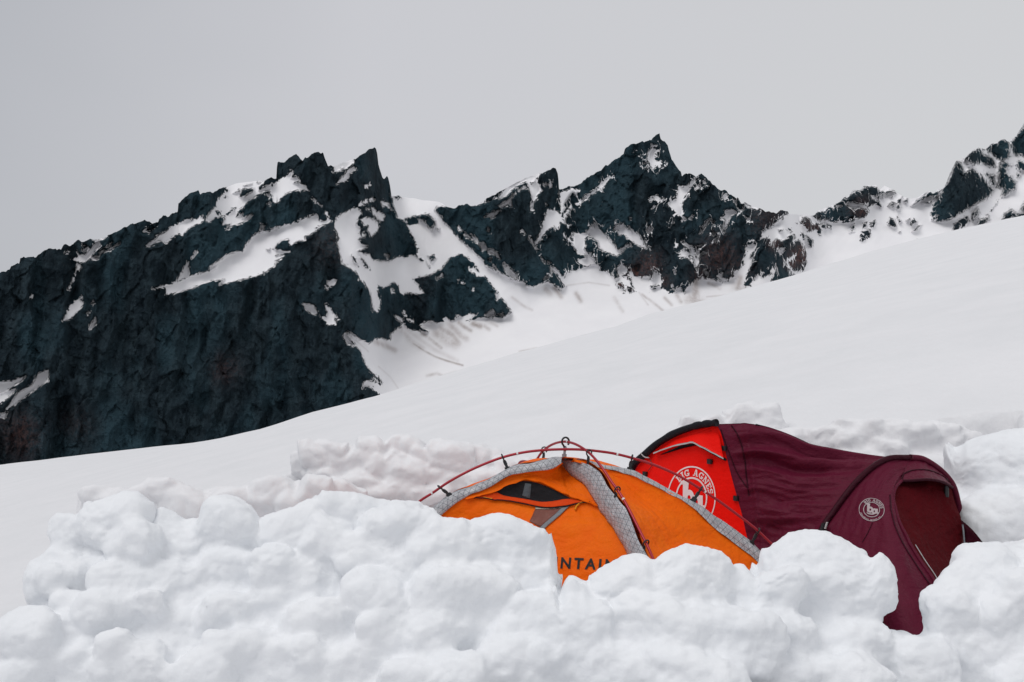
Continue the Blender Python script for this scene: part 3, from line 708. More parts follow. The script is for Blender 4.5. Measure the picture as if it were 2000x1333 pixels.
# windbreak behind the orange tent
def yb1(x, y): return 9.0 + (900 - y) * .002
B1 = [(612,885,26,26),(655,892,34,24),(650,862,26,14),(700,900,34,28),(728,868,30,22),(745,905,36,28),(770,862,26,20),(800,872,34,26),(795,915,40,30),(835,890,34,28),(880,880,42,30),(850,925,42,30),(925,886,42,28),(965,895,34,26),(905,930,40,26),(955,935,40,26),(700,945,50,24),(640,930,40,28),(1005,910,36,30),(1060,925,44,30),(1120,940,50,36),(760,955,50,24),(830,962,50,22),(590,905,18,22)]
S1 = pts("560,915 588,900 592,870 600,858 640,858 668,866 690,862 700,852 735,850 752,862 768,848 800,848 830,862 860,855 900,862 940,866 985,880 1010,888 1100,905 1180,930")
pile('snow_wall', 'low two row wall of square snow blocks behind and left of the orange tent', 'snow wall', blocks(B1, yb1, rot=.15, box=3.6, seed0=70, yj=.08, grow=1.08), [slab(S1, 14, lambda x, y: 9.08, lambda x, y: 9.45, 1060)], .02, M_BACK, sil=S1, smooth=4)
def yb2(x, y): return 7.9
B2 = [(190,968,32,22),(235,968,34,20),(312,953,40,22),(280,960,30,18),(372,975,44,32),(350,995,40,26),(455,966,34,18),(428,960,22,14),(525,952,34,26),(500,980,40,22),(555,962,34,28),(585,985,42,28),(620,955,30,26),(660,975,50,30),(420,1000,50,26),(270,1000,50,26)]
S2 = pts("150,985 162,952 200,948 250,952 275,945 290,932 330,932 352,940 372,948 400,958 425,948 470,950 500,935 530,928 560,930 575,940 600,925 640,930 720,940")
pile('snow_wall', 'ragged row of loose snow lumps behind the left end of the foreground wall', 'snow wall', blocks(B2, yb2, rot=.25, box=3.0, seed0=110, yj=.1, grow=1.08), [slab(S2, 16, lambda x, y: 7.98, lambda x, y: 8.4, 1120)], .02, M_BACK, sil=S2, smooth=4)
# windbreak behind the maroon tent
def yb3(x, y): return 9.05 - (y - 850) * .0012
B3 = [(1560,848,34,18),(1605,852,34,22),(1648,836,30,20),(1660,862,36,22),(1700,842,38,26),(1748,842,36,28),(1725,872,44,24),(1795,842,34,22),(1840,846,38,26),(1790,875,44,24),(1880,862,36,26),(1905,868,20,18),(1850,885,44,26),(1600,880,50,22),(1670,892,50,22),(1745,905,55,28),(1820,920,55,30),(1880,910,36,30),(1520,850,30,14),(1840,965,60,40),(1760,960,60,40),(1885,975,36,36)]
S3 = pts("1480,850 1510,842 1535,836 1560,834 1590,836 1620,826 1640,816 1680,818 1700,816 1740,818 1760,818 1790,824 1830,820 1860,826 1890,834 1905,842 1918,860 1935,890")
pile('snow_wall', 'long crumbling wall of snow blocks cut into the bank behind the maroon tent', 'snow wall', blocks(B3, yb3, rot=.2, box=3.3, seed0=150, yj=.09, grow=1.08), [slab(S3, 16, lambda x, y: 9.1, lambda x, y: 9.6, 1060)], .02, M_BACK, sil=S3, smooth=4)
B4 = [(1362,826,32,16),(1400,818,34,18),(1440,806,32,22),(1465,800,28,18),(1490,812,32,22),(1430,838,50,20),(1500,842,40,20),(1350,842,30,14)]
S4 = pts("1325,838 1345,828 1370,816 1400,806 1425,800 1440,787 1470,783 1495,790 1515,800 1530,824")
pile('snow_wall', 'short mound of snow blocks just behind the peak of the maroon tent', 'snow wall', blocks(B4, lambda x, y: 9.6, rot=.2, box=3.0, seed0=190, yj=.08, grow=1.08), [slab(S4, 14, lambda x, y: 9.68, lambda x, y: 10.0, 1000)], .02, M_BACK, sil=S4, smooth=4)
# bank on the right of the maroon tent
B5 = [(1932,930,78,88),(2035,925,110,96),(1948,1050,80,95),(2060,1060,110,100),(2140,960,110,130)]
S5 = pts("1846,1040 1850,985 1853,955 1858,920 1870,884 1886,862 1908,854 1945,844 1970,838 2000,836 2060,832 2160,830")
pile('snow_bank', 'large smooth bank of shovelled snow at the right edge beside the maroon tent door', 'snow bank', blocks(B5, lambda x, y: 7.95 - (y - 840) / 250 * .75, dsc=.8, rot=.2, seed0=230, yj=.05, grow=1.08), [slab(S5, 10, lambda x, y: 7.9 - np.clip((y - 840) / 250, 0, 1.2) * .75, lambda x, y: 8.5, 1140)], .02, M_WALL, sil=S5, smooth=22, part='snow_block', xr=(1840, 2190))
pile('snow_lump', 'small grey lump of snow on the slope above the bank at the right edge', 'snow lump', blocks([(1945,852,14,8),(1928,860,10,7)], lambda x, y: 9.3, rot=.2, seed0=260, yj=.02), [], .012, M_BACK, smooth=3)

# ------------------------------------------------------------------ tents
def fabric(name, col, col2=None, rough=.55, weave=1.0, trans=0.0, sheen=0.0, wr=.5):
    m, t, b = mat(name, col, rough, .35)
    v = mapped(t); n = noi(t, v, 350, 2, .6); n2 = noi(t, v, 5, 3)
    c = colmix(t, mrange(t, n, .3, .7), tuple(q * .84 for q in col), tuple(min(q * 1.18, 1) for q in col))
    c = colmix(t, mrange(t, n2, .35, .7, 0, .6), c, col2 or tuple(q * .85 for q in col))
    t.links.new(c, b.inputs['Base Color'])
    nb = noi(t, mapped(t, (1, 1, 1.6)), 14, 4, .6)
    bump(t, b, nb, wr, .03)
    b.inputs['Specular IOR Level'].default_value = .10; b.inputs['Sheen Weight'].default_value = sheen
    if trans:
        tr = nd(t, 'ShaderNodeBsdfTranslucent'); tr.inputs[0].default_value = (*col, 1)
        ms = nd(t, 'ShaderNodeMixShader'); ms.inputs[0].default_value = trans
        o = t.nodes['Material Output']; t.links.new(b.outputs[0], ms.inputs[1]); t.links.new(tr.outputs[0], ms.inputs[2]); t.links.new(ms.outputs[0], o.inputs[0])
    return m
M_OR = fabric('orange_nylon', (.95, .158, .003), (.88, .11, .003), trans=.06, wr=.55)
M_ORD = fabric('deep_orange_nylon', (.70, .06, .006), rough=.6)
M_RED = fabric('red_nylon', (.90, .008, .003), (.82, .006, .003), trans=0.0, wr=.3)
M_MAR = fabric('maroon_nylon', (.092, .0065, .022), (.110, .009, .029), rough=.5, wr=.5)
M_MAD = fabric('dark_maroon_nylon', (.038, .004, .011), rough=.5)
M_DOOR = fabric('deep_red_nylon', (.070, .0018, .0045), (.085, .003, .006), rough=.9, wr=.8)
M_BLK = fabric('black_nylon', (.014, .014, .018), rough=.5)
M_NET = fabric('black_mesh', (.018, .017, .019), rough=.8)
M_GRY = fabric('grey_tape', (.22, .24, .26), rough=.6)
M_SHE = fabric('sheer_grey_mesh', (.10, .11, .12), rough=.7)
M_LGT = fabric('pale_tape', (.45, .45, .45), rough=.6)
M_BRN = fabric('brown_window_film', (.17, .06, .045), (.25, .12, .10), rough=.35)
M_CRM = fabric('cream_tape', (.60, .56, .47))
M_TOG = fabric('amber_cord', (.75, .30, .02))
M_POLE = mat('anodised_red_pole', (.34, .014, .028), .3, .6)[0]; 
M_POLE.node_tree.nodes['Principled BSDF'].inputs['Metallic'].default_value = .35
M_SIL = mat('silver_ferrule', (.7, .7, .7), .3)[0]
M_PLA = mat('black_plastic', (.008, .009, .011), .35, .5)[0]
M_WHT = mat('white_print', (.80, .74, .74), .7)[0]
M_WHD = mat('pale_pink_print', (.42, .36, .37), .7)[0]
M_INK = mat('black_print', (.010, .010, .012), .6)[0]
def xpac():
    m, t, b = mat('grey_ripstop_laminate', (.4, .42, .44), .35, .4)
    uv = nd(t, 'ShaderNodeUVMap'); sp = nd(t, 'ShaderNodeSeparateXYZ'); t.links.new(uv.outputs[0], sp.inputs[0])
    U, Vv = sp.outputs[0], sp.outputs[1]
    def line(a, b_, per, wd):
        s = math_(t, 'ADD', math_(t, 'MULTIPLY', U, a / per), math_(t, 'MULTIPLY', Vv, b_ / per))
        fr_ = math_(t, 'ABSOLUTE', math_(t, 'SUBTRACT', math_(t, 'FRACT', s), .5))
        return mrange(t, fr_, .5 - wd, .5 - wd * .4)
    l = math_(t, 'MAXIMUM', line(1, .75, .042, .055), line(1, -.75, .042, .055)); l = math_(t, 'MAXIMUM', l, line(0, 1, .030, .05))
    n = noi(t, mapped(t), 16, 4, .7)
    base = colmix(t, mrange(t, n, .3, .7), (.33, .34, .36), (.54, .55, .57))
    t.links.new(colmix(t, math_(t, 'MULTIPLY', l, .85), base, (.05, .06, .075)), b.inputs['Base Color'])
    bump(t, b, noi(t, mapped(t), 22, 3, .6), .6, .02)
    return m
M_XP = xpac()
def coons(T, B_, L_, R_, nu, nv):
    """surface patch between four boundary curves (each an array of 3D points)"""
    T, B_, L_, R_ = crv(T, nu), crv(B_, nu), crv(L_, nv), crv(R_, nv)
    u = np.linspace(0, 1, nu)[None, :, None]; v = np.linspace(0, 1, nv)[:, None, None]
    c = ((1 - v) * T[None] + v * B_[None] + (1 - u) * L_[:, None] + u * R_[:, None]
         - ((1 - u) * (1 - v) * T[0] + u * (1 - v) * T[-1] + (1 - u) * v * B_[0] + u * v * B_[-1]))
    return c
def gnorm(G):
    a = np.gradient(G, axis=1); b_ = np.gradient(G, axis=0); n = np.cross(a, b_); l = np.linalg.norm(n, axis=-1, keepdims=True); n = n / np.maximum(l, 1e-9)
    s = np.sign((n * (-G)).sum(-1).mean()) or 1
    return n * s                                  # towards the camera side
def cloth(name, G, material, root, thick=.0015, uv=None, wr=None, flip=False):
    n = gnorm(G)
    if wr is not None: G = G + n * wr[..., None]; n = gnorm(G)
    nr, nc = G.shape[:2]
    f = grid_faces(nr, nc)
    if uv is None:
        uu, vv = np.meshgrid(np.linspace(0, 1, nc), np.linspace(0, 1, nr)); uv = np.stack([uu, vv], -1)
    a = np.cross(G[1, 0] - G[0, 0], G[0, 1] - G[0, 0])
    if (a * n[0, 0]).sum() < 0: f = f[:, ::-1]
    V = np.concatenate([G.reshape(-1, 3), (G - n * thick).reshape(-1, 3)])
    N_ = nr * nc
    bd = [(r * nc, (r + 1) * nc) for r in range(nr - 1)] + [((r + 1) * nc + nc - 1, r * nc + nc - 1) for r in range(nr - 1)] + [(c + 1, c) for c in range(nc - 1)] + [((nr - 1) * nc + c, (nr - 1) * nc + c + 1) for c in range(nc - 1)]
    ff = np.concatenate([f, f[:, ::-1] + N_, np.array([(p, q, q + N_, p + N_) for p, q in bd])])
    o = mesh_np(name, V, ff, material, uv=np.concatenate([uv.reshape(-1, 2)] * 2)); keep(o, root)
    o['_g'] = 1; del o['_g']
    return o, G
def tube(name, pts3, r, material, root, n=8, step=None, rr=None, closed=False):
    p = np.asarray(pts3, float); N_ = len(p)
    tg = np.gradient(p, axis=0); tg /= np.maximum(np.linalg.norm(tg, axis=1), 1e-9)[:, None]
    up = np.array([0.13, 0.2, 0.97]); a = np.cross(tg, up); a /= np.maximum(np.linalg.norm(a, axis=1), 1e-9)[:, None]; b_ = np.cross(a, tg)
    R_ = np.full(N_, r) if rr is None else np.asarray(rr)
    th = np.linspace(0, 2 * np.pi, n, endpoint=False)
    V = p[:, None] + R_[:, None, None] * (np.cos(th)[None, :, None] * a[:, None] + np.sin(th)[None, :, None] * b_[:, None])
    f = []
    i = np.arange(N_ - 1)[:, None] * n; j = np.arange(n)[None, :]
    f = np.stack([i + j, i + (j + 1) % n, i + n + (j + 1) % n, i + n + j], -1).reshape(-1, 4)[:, ::-1]
    V = V.reshape(-1, 3); c0 = len(V); V = np.concatenate([V, p[:1], p[-1:]])
    cap = [(c0, (q + 1) % n, q, q) for q in range(n)]; cap2 = [(c0 + 1, (N_ - 1) * n + q, (N_ - 1) * n + (q + 1) % n, (N_ - 1) * n + (q + 1) % n) for q in range(n)]
    V, f = V, f.tolist()
    me = bpy.data.meshes.new(name); me.from_pydata([tuple(q) for q in V], [], f + [c[:3] for c in cap] + [c[:3] for c in cap2]); me.update()
    me.polygons.foreach_set('use_smooth', [True] * len(me.polygons)); me.materials.append(material)
    o = bpy.data.objects.new(name, me); COL.objects.link(o)
    if root is not None: keep(o, root)
    return o
def boxes(name, specs, material, root, bev=.1):
    """small rounded pieces: (centre, half sizes, axes) joined into one part"""
    V, Fc = [], []
    for c, h, ax in specs:
        ax = np.asarray(ax, float); o = len(V)
        for sz in (-1, 1):
            for (sx, sy) in ((-1, -.6), (-.6, -1), (.6, -1), (1, -.6), (1, .6), (.6, 1), (-.6, 1), (-1, .6)):
                V.append(np.asarray(c) + ax[0] * h[0] * sx + ax[1] * h[1] * sy + ax[2] * h[2] * sz)
        Fc += [tuple(o + k for k in range(7, -1, -1)), tuple(o + 8 + k for k in range(8))] + [(o + k, o + (k + 1) % 8, o + 8 + (k + 1) % 8, o + 8 + k) for k in range(8)]
    me = bpy.data.meshes.new(name); me.from_pydata([tuple(q) for q in V], [], Fc); me.update(); me.materials.append(material)
    o = bpy.data.objects.new(name, me); COL.objects.link(o); keep(o, root); return o
def bvh(G):
    nr, nc = G.shape[:2]; f = grid_faces(nr, nc)
    return BVHTree.FromPolygons([Vector(q) for q in G.reshape(-1, 3)], [tuple(q) for q in f.tolist()])
def drop(T, x, y, off=.003):
    """the point of a fabric surface seen at photo position x, y; off = height above the fabric"""
    d = Vector(((x - 1000) / F, 1, -(y - 666.5) / F)).normalized()
    h, n, i, ds = T.ray_cast(Vector((0, 0, 0)), d)
    if h is None:
        h, n, i, ds = T.find_nearest(d * 6.6)
    if n.dot(d) > 0: n = -n
    return np.array(h + n * off)
def strip(name, T, c1, c2, n, m_, material, root, off=.003, off2=None, uvs=None, thick=.0012):
    """fabric band lying on surface T between two traced lines"""
    a, b_ = crv(c1, n), crv(c2, n); G = np.zeros((m_, n, 3)); off2 = off if off2 is None else off2
    for i in range(m_):
        w_ = i / (m_ - 1); q = a * (1 - w_) + b_ * w_
        for j in range(n): G[i, j] = drop(T, q[j, 0], q[j, 1], off * (1 - w_) + off2 * w_)
    uv = None
    if uvs:
        s = np.r_[0, np.cumsum(np.linalg.norm(np.diff(G[m_ // 2], axis=0), axis=1))]; wd = np.linalg.norm(G[0] - G[-1], axis=1)
        uv = np.stack([np.broadcast_to(s, (m_, n)), np.linspace(-.5, .5, m_)[:, None] * wd[None]], -1)
    return cloth(name, G, material, root, thick=thick, uv=uv)[0]
def glyph(txt, shear=0, bold=0.0, spacing=1.0):
    """outline mesh of a word in a plain built-in face; returns 2D points, faces, width, with cap height 1"""
    c = bpy.data.curves.new('t', 'FONT'); c.body = txt; c.size = 1.0; c.shear = shear; c.offset = bold; c.space_character = spacing; c.resolution_u = 3
    o = bpy.data.objects.new('t', c); COL.objects.link(o); bpy.context.view_layer.update()
    me = o.evaluated_get(bpy.context.evaluated_depsgraph_get()).to_mesh()
    v = np.array([q.co[:2] for q in me.vertices]); f = [tuple(p.vertices) for p in me.polygons]
    bpy.data.objects.remove(o); bpy.data.curves.remove(c)
    v = v / .69; return v, f
def decal(name, parts2, T, mapf, material, root, off=.004):
    V, Fc = [], []
    for v, f in parts2:
        o = len(V)
        for q in v:
            x, y = mapf(q); V.append(drop(T, x, y, off))
        Fc += [tuple(o + k for k in p) for p in f]
    me = bpy.data.meshes.new(name); me.from_pydata([tuple(q) for q in V], [], Fc); me.update(); me.materials.append(material)
    o = bpy.data.objects.new(name, me); COL.objects.link(o); keep(o, root)
    n = me.polygons[0].normal if len(me.polygons) else None
    return o
def ring2(r0, r1, n=72, a0=0, a1=2 * math.pi):
    a = np.linspace(a0, a1, n); v = np.concatenate([np.stack([r0 * np.cos(a), r0 * np.sin(a)], 1), np.stack([r1 * np.cos(a), r1 * np.sin(a)], 1)])
    return v, [(i, i + 1, n + i + 1, n + i) for i in range(n - 1)]
# slab-serif capitals from strokes (thick stems, square feet)
def slabletter(ch):
    s, h = .24, 1.0; R = []
    def r(x0, y0, x1, y1): R.append(([(x0, y0), (x1, y0), (x1, y1), (x0, y1)], [(0, 1, 2, 3)]))
    def q(*p): R.append((list(p), [tuple(range(len(p)))]))
    def arc(cx_, cy_, rx, ry, a0, a1, wx=.24, wy=.17):
        n = 10; a = np.radians(np.linspace(a0, a1, n)); o = [(cx_ + rx * math.cos(t), cy_ + ry * math.sin(t)) for t in a]; i_ = [(cx_ + (rx - wx) * math.cos(t), cy_ + (ry - wy) * math.sin(t)) for t in a]
        R.append((o + i_, [(k, k + 1, n + k + 1, n + k) for k in range(n - 1)]))
    if ch == 'B': r(.08, 0, .32, 1); r(0, 0, .45, .15); r(0, .85, .45, 1); arc(.42, .73, .36, .27, -90, 90); arc(.44, .29, .42, .29, -90, 90); w_ = .9
    elif ch == 'I': r(.13, 0, .37, 1); r(0, 0, .5, .16); r(0, .84, .5, 1); w_ = .55
    elif ch == 'G': arc(.5, .5, .5, .5, 40, 330); r(.52, .32, 1.0, .47); r(.72, .05, .94, .47); r(.72, .65, .88, .98); w_ = 1.02
    elif ch == 'A': q((.38, 1), (.64, 1), (.98, 0), (.72, 0)); q((.38, 1), (.50, 1), (.24, 0), (.10, 0)); r(.25, .26, .76, .40); r(-.02, 0, .36, .14); r(.60, 0, 1.08, .14); w_ = 1.06
    elif ch == 'N': r(.1, 0, .26, 1); r(.76, 0, .92, 1); q((.08, 1), (.36, 1), (.94, 0), (.70, 0)); r(-.02, 0, .38, .14); r(.64, .86, 1.04, 1); r(-.02, .86, .3, 1); w_ = 1.05
    elif ch == 'E': r(.08, 0, .32, 1); r(0, 0, .75, .16); r(0, .84, .75, 1); r(.3, .43, .56, .57); r(.62, .0, .76, .34); r(.62, .66, .76, 1); w_ = .8
    elif ch == 'S': arc(.37, .73, .36, .28, 20, 270); arc(.37, .28, .38, .28, -160, 90); r(.58, .66, .70, 1); r(0, 0, .12, .34); w_ = .76
    elif ch == ' ': w_ = .55
    return R, w_
def arcword(word, rad, size, amid, gap=.12, slabf=True, cw=True):
    """letters set round a circle; amid = angle of the word's middle"""
    out_ = []; adv = []
    for ch in word:
        if slabf: R_, w_ = slabletter(ch)
        else:
            if ch == ' ': R_, w_ = [], .45
            else:
                v, f = glyph(ch, bold=.02); R_, w_ = [(v - [v[:, 0].min(), 0], f)], v[:, 0].max() - v[:, 0].min()
        adv.append((R_, w_))
    tot = sum(a[1] for a in adv) + gap * (len(adv) - 1); x = -tot / 2
    for R_, w_ in adv:
        for v, f in R_:
            v = np.asarray(v, float); xx = (x + v[:, 0]) * size; yy = v[:, 1] * size
            if cw: a = amid - xx / (rad + size * .5); rr = rad + yy
            else: a = amid + xx / (rad - size * .5); rr = rad - yy
            out_.append((np.stack([rr * np.cos(a), rr * np.sin(a)], 1), f))
        x += w_ + gap
    return out_
def logo():
    R_ = [ring2(.955, 1.0), ring2(.60, .655)]
    R_ += arcword("BIG AGNES", .70, .21, math.radians(78), gap=.10)
    R_ += arcword("steamboat springs, co", .93, .13, math.radians(-95), gap=.10, slabf=False, cw=False)
    # joined lower case letters in the middle
    def arc(cx_, cy_, r0x, r0y, r1x, r1y, a0, a1, n=20):
        a = np.radians(np.linspace(a0, a1, n)); v = [(cx_ + r0x * math.cos(t), cy_ + r0y * math.sin(t)) for t in a] + [(cx_ + r1x * math.cos(t), cy_ + r1y * math.sin(t)) for t in a]
        return (np.array(v), [(k, k + 1, n + k + 1, n + k) for k in range(n - 1)])
    def poly(*p): return (np.array(p, float), [tuple(range(len(p)))])
    R_ += [poly((-.40, .50), (-.16, .50), (-.16, -.22), (-.34, -.22)), poly((-.50, .50), (-.40, .50), (-.40, .38), (-.50, .38)), arc(-.10, -.02, .07, .10, .22, .27, -180, 180)]
    R_ += [arc(.22, -.12, .06, .09, .20, .25, -180, 180), poly((.28, .12), (.46, .12), (.50, -.30), (.30, -.30)), poly((.44, -.30), (.58, -.30), (.58, -.18), (.47, -.18)), arc(-.02, -.24, .26, .10, .38, .20, 200, 330)]
    return R_
def wrk(nr, nc, su, sv, amp, s, o=3, warp=.6):
    u, v = np.meshgrid(np.linspace(0, 1, nc), np.linspace(0, 1, nr))
    return amp * fbm(u * su + warp * noise(u * 2, v * 2, s=s + 9), v * sv + warp * noise(u * 2 + 5, v * 2, s=s + 5), o=o, s=s)
GZ = -1.705
# ---- orange tent
T5 = lambda s: [(800 + .375 * a, 830 + .375 * b_) for a, b_ in pts(s)]
FL, BR_, FR, BL = (-1.04, 6.5), (1.97, 6.4), (.92, 5.6), (.01, 7.3)
root = thing('dome_tent', 'bright orange mountain tent with red crossed outside poles, grey seams and half open door flap', 'tent', (.45, 6.45, GZ))
PA = lambda l, dy=0: [hit(x, y, FL, BR_) + np.array([0, dy, 0]) for x, y in l]
PB = lambda l, o=0: [hit(x, y, FR, BL) + np.array([-.88, -.47, 0]) * o for x, y in l]
def foot(l, c): l = list(l); l.append(np.array([c[0], c[1], GZ])); return l
poleA = crv([np.array([FL[0] - .03, FL[1], GZ])] + PA(T5("-235,790 -110,580 45,405 120,355 200,300 300,245 400,200 500,165 600,143 700,132 800,128 900,130 1000,140 1075,152 1200,185 1300,220 1400,265 1500,325 1600,390 1700,463 1800,540 1890,625 1980,710 2060,810")) + [np.array([BR_[0] + .05, BR_[1], GZ])], 120)
pBp = PB(T5("650,195 690,145 740,108 800,92 850,100 900,125 950,165 1000,225 1050,300 1100,370 1150,460 1200,560 1240,640 1262,690 1310,820 1350,960"), 0)
bl = np.array([BL[0], BL[1], GZ]); q0 = pBp[0]
poleB = crv([bl, bl * .9 + q0 * .1 + [0, 0, .28], bl * .55 + q0 * .45 + [-.03, .05, .42]] + pBp + [np.array([FR[0] + .03, FR[1] - .05, GZ])], 120)
oA = tube('pole', poleA, .0085, M_POLE, root, 8); oB = tube('pole', poleB + np.array([0, -.012, .006]), .0085, M_POLE, root, 8)
def near(C_, x, y):
    px = 1000 + C_[:, 0] / C_[:, 1] * F; py = 666.5 - C_[:, 2] / C_[:, 1] * F; return int(np.argmin((px - x) ** 2 + (py - y) ** 2))
for C_, pl, lst in ((poleA, oA, "120,355 567,143 1072,152 1540,350"), (poleB + np.array([0, -.012, .006]), oB, "825,94 1110,385")):
    for x, y in T5(lst):
        k = near(C_, x, y); d = C_[k + 1] - C_[k]; d /= np.linalg.norm(d)
        f_ = tube('ferrule', [C_[k] - d * .006, C_[k], C_[k] + d * .006], .0098, M_SIL, root, 8); f_.parent = pl; f_.matrix_parent_inverse = pl.matrix_parent_inverse.inverted() @ f_.matrix_parent_inverse if False else __import__('mathutils').Matrix.Identity(4)
        f_.matrix_parent_inverse = __import__('mathutils').Matrix.Identity(4)
# door side
aLow = foot(PA(T5("795,196 740,225 640,240 530,260 420,320 290,375 170,462 30,590 -110,740 -220,860"), -.03), (FL[0], FL[1] - .02))
bLef = foot(PB(T5("795,196 850,260 910,300 950,350 1000,440 1060,520 1110,600 1140,665 1190,780 1260,950")), (FR[0] - .02, FR[1]))
nU, nV = 90, 110
Ld, Rd = crv(aLow, nV), crv(bLef, nV)
u = np.linspace(0, 1, nU)[None, :, None]
G = Ld[:, None] * (1 - u) + Rd[:, None] * u
n0 = gnorm(G); vv = np.linspace(0, 1, nV)[:, None]; uu = np.linspace(0, 1, nU)[None, :]
wr = -.035 * np.sin(np.pi * uu) * np.sin(np.pi * np.clip(vv, 0, 1) ** .8) + wrk(nV, nU, 2.2, 9, .014, 401) + wrk(nV, nU, 9, 3, .010, 403) + wrk(nV, nU, 5, 14, .004, 405)
o, GD = cloth('door_panel', G, M_OR, root, wr=wr); TD = bvh(GD)
# right side
bRig = foot(PB(T5("830,182 950,210 1000,250 1050,330 1130,430 1170,510 1200,590 1240,665 1290,790 1350,980")), (FR[0] + .02, FR[1]))
aRig = foot(PA(T5("860,190 960,217 1060,236 1160,260 1250,306 1350,356 1440,406 1500,456 1600,546 1700,620 1800,700 1900,800 2020,920"), -.03), (BR_[0], BR_[1] - .02))
L2, R2 = crv(bRig, nV), crv(aRig, nV)
G = L2[:, None] * (1 - u) + R2[:, None] * u
wr = -.05 * np.sin(np.pi * uu) * np.sin(np.pi * vv ** .8) + wrk(nV, nU, 2, 8, .014, 411) + wrk(nV, nU, 9, 3, .013, 413) + wrk(nV, nU, 5, 14, .004, 415)
o, GS = cloth('side_panel', G, M_OR, root, wr=wr); TS = bvh(GS)
# far panels, closing the tent behind
apx = np.array([.50, 6.62, -.80]); bB = crv([apx, apx * .72 + bl * .28 + [0, .04, .17], apx * .4 + bl * .6 + [0, .05, .2], bl], nV)
aUpL = crv(foot(PA(T5("800,172 740,176 640,203 540,218 480,252 330,323 230,353 130,430 0,560 -150,760"), .04), FL), nV)
aUpR = crv(foot(PA(T5("800,172 860,180 960,212 1060,226 1130,238 1200,268 1300,323 1400,378 1470,398 1560,458 1650,518 1760,598 1825,658 1930,770 2040,900"), .04), BR_), nV)
for nm, E_ in (('left', aUpL), ('right', aUpR)):
    G = E_[:, None] * (1 - u) + bB[:, None] * u
    G = G + np.array([0, .3, .8]) * (.10 * np.sin(np.pi * uu) * np.sin(np.pi * vv))[..., None]
    cloth('back_panel', G, M_OR, root, wr=wrk(nV, nU, 3, 8, .01, 421))
# grey seams along the poles
def seam(nm, A_, B_, n=150, m_=9, lift=.02, s=0):
    A_, B_ = crv(A_, n), crv(B_, n); w_ = np.linspace(0, 1, m_)[:, None, None]
    G = A_[None] * (1 - w_) + B_[None] * w_
    nn = gnorm(G); G = G + nn * (lift * np.sin(np.pi * w_) + .006 + .004 * noise(np.arange(n)[None] / 6.0 + 0 * w_[..., 0], w_[..., 0] * 2, s=s)[..., None])
    sl = np.r_[0, np.cumsum(np.linalg.norm(np.diff(G[m_ // 2], axis=0), axis=1))]; wd = np.linalg.norm(G[0] - G[-1], axis=1)
    return cloth(nm, G, M_XP, root, uv=np.stack([np.broadcast_to(sl, (m_, n)), np.linspace(-.5, .5, m_)[:, None] * wd[None]], -1))
def rs(a): return crv(a, 40)
s1, GA = seam('seam_band', PA(T5("805,172 740,176 640,203 540,218 480,252 330,323 230,353 130,430 0,560 -150,760"), .02), PA(T5("792,200 740,227 640,242 530,262 420,322 290,377 172,464 40,600 -100,800"), -.045), s=1)
s2, GB = seam('seam_band', PB(T5("792,196 850,262 910,302 950,352 1000,442 1060,522 1110,602 1140,667 1190,782 1260,952"), .012), PB(T5("830,178 900,193 955,212 1002,250 1052,330 1132,430 1172,510 1202,590 1242,667 1292,790 1352,980"), .012), s=2)
s3, GC = seam('seam_band', PA(T5("860,180 960,212 1060,226 1130,238 1200,268 1300,323 1400,378 1470,398 1560,458 1650,518 1760,598 1825,658 1930,770 2040,900"), .02), PA(T5("965,218 1060,239 1160,264 1250,309 1350,359 1440,409 1500,459 1600,549 1700,624 1800,704 1900,804 2020,924"), -.045), s=3)
# door details
t5 = lambda s: T5(s)
strip('mesh_window', TD, t5("445,352 520,312 600,294 680,310 760,345 840,386"), t5("445,354 500,372 600,389 700,405 760,397 840,388"), 30, 6, M_NET, root, .006)
strip('sheer_strip', TD, t5("604,306 586,372"), t5("634,310 628,386"), 8, 3, M_SHE, root, .009)
strip('rolled_flap', TD, t5("345,380 450,354 500,372 600,389 700,405 830,388 900,402"), t5("345,384 480,395 600,414 700,434 800,428 900,408 905,406"), 40, 5, M_ORD, root, .010, .016)
strip('awning', TD, t5("292,378 430,325 530,275 600,258 700,285 850,345 1000,428"), t5("290,390 440,353 520,313 600,293 685,309 760,345 850,386 1000,436"), 50, 6, M_OR, root, .006, .024)
def linepx(nm, T, s, r, m_, rt, off=.004, n=40):
    q = crv(t5(s), n); return tube(nm, [drop(T, a, b_, off) for a, b_ in q], r, m_, rt, 6)
linepx('zip', TD, "335,382 500,400 600,420 700,440 800,434 900,412 940,408", .0038, M_BLK, root, .016)
strip('window_film', TD, t5("655,440 650,450 640,475 625,505"), t5("800,436 770,465 725,500 682,536"), 14, 8, M_BRN, root, .006)
strip('cream_tape', TD, t5("655,433 730,437 805,430"), t5("655,444 730,445 805,437"), 10, 3, M_CRM, root, .010)
strip('zip_tape', TD, t5("808,425 760,470 710,512 680,538 640,585"), t5("836,425 790,470 740,512 706,542 664,590"), 16, 4, M_GRY, root, .010)
tube('toggle', [drop(TD, a, b_, .014) for a, b_ in crv(t5("862,450 870,432 885,415 905,410"), 10)], .006, M_TOG, root, 6)
tube('toggle', [drop(TD, a, b_, .014) for a, b_ in crv(t5("385,382 410,388 430,385"), 8)], .005, M_TOG, root, 6)
# printed word
v, f = glyph("MOUNTAIN", shear=.22, bold=.03, spacing=1.38)
wd = v[:, 0].max(); x0, x1 = 562.0, 1078.0        # crop positions of the word's two ends
def mw(q):
    s = q[0] / wd; x = x0 + (x1 - x0) * s; y = 740 + 22 * (s - .42) - q[1] * 54; return 800 + .375 * (x - 6 * (q[1] - .5)), 830 + .375 * (y + 6)
decal('lettering', [(v, f)], TD, mw, M_INK, root, .004)
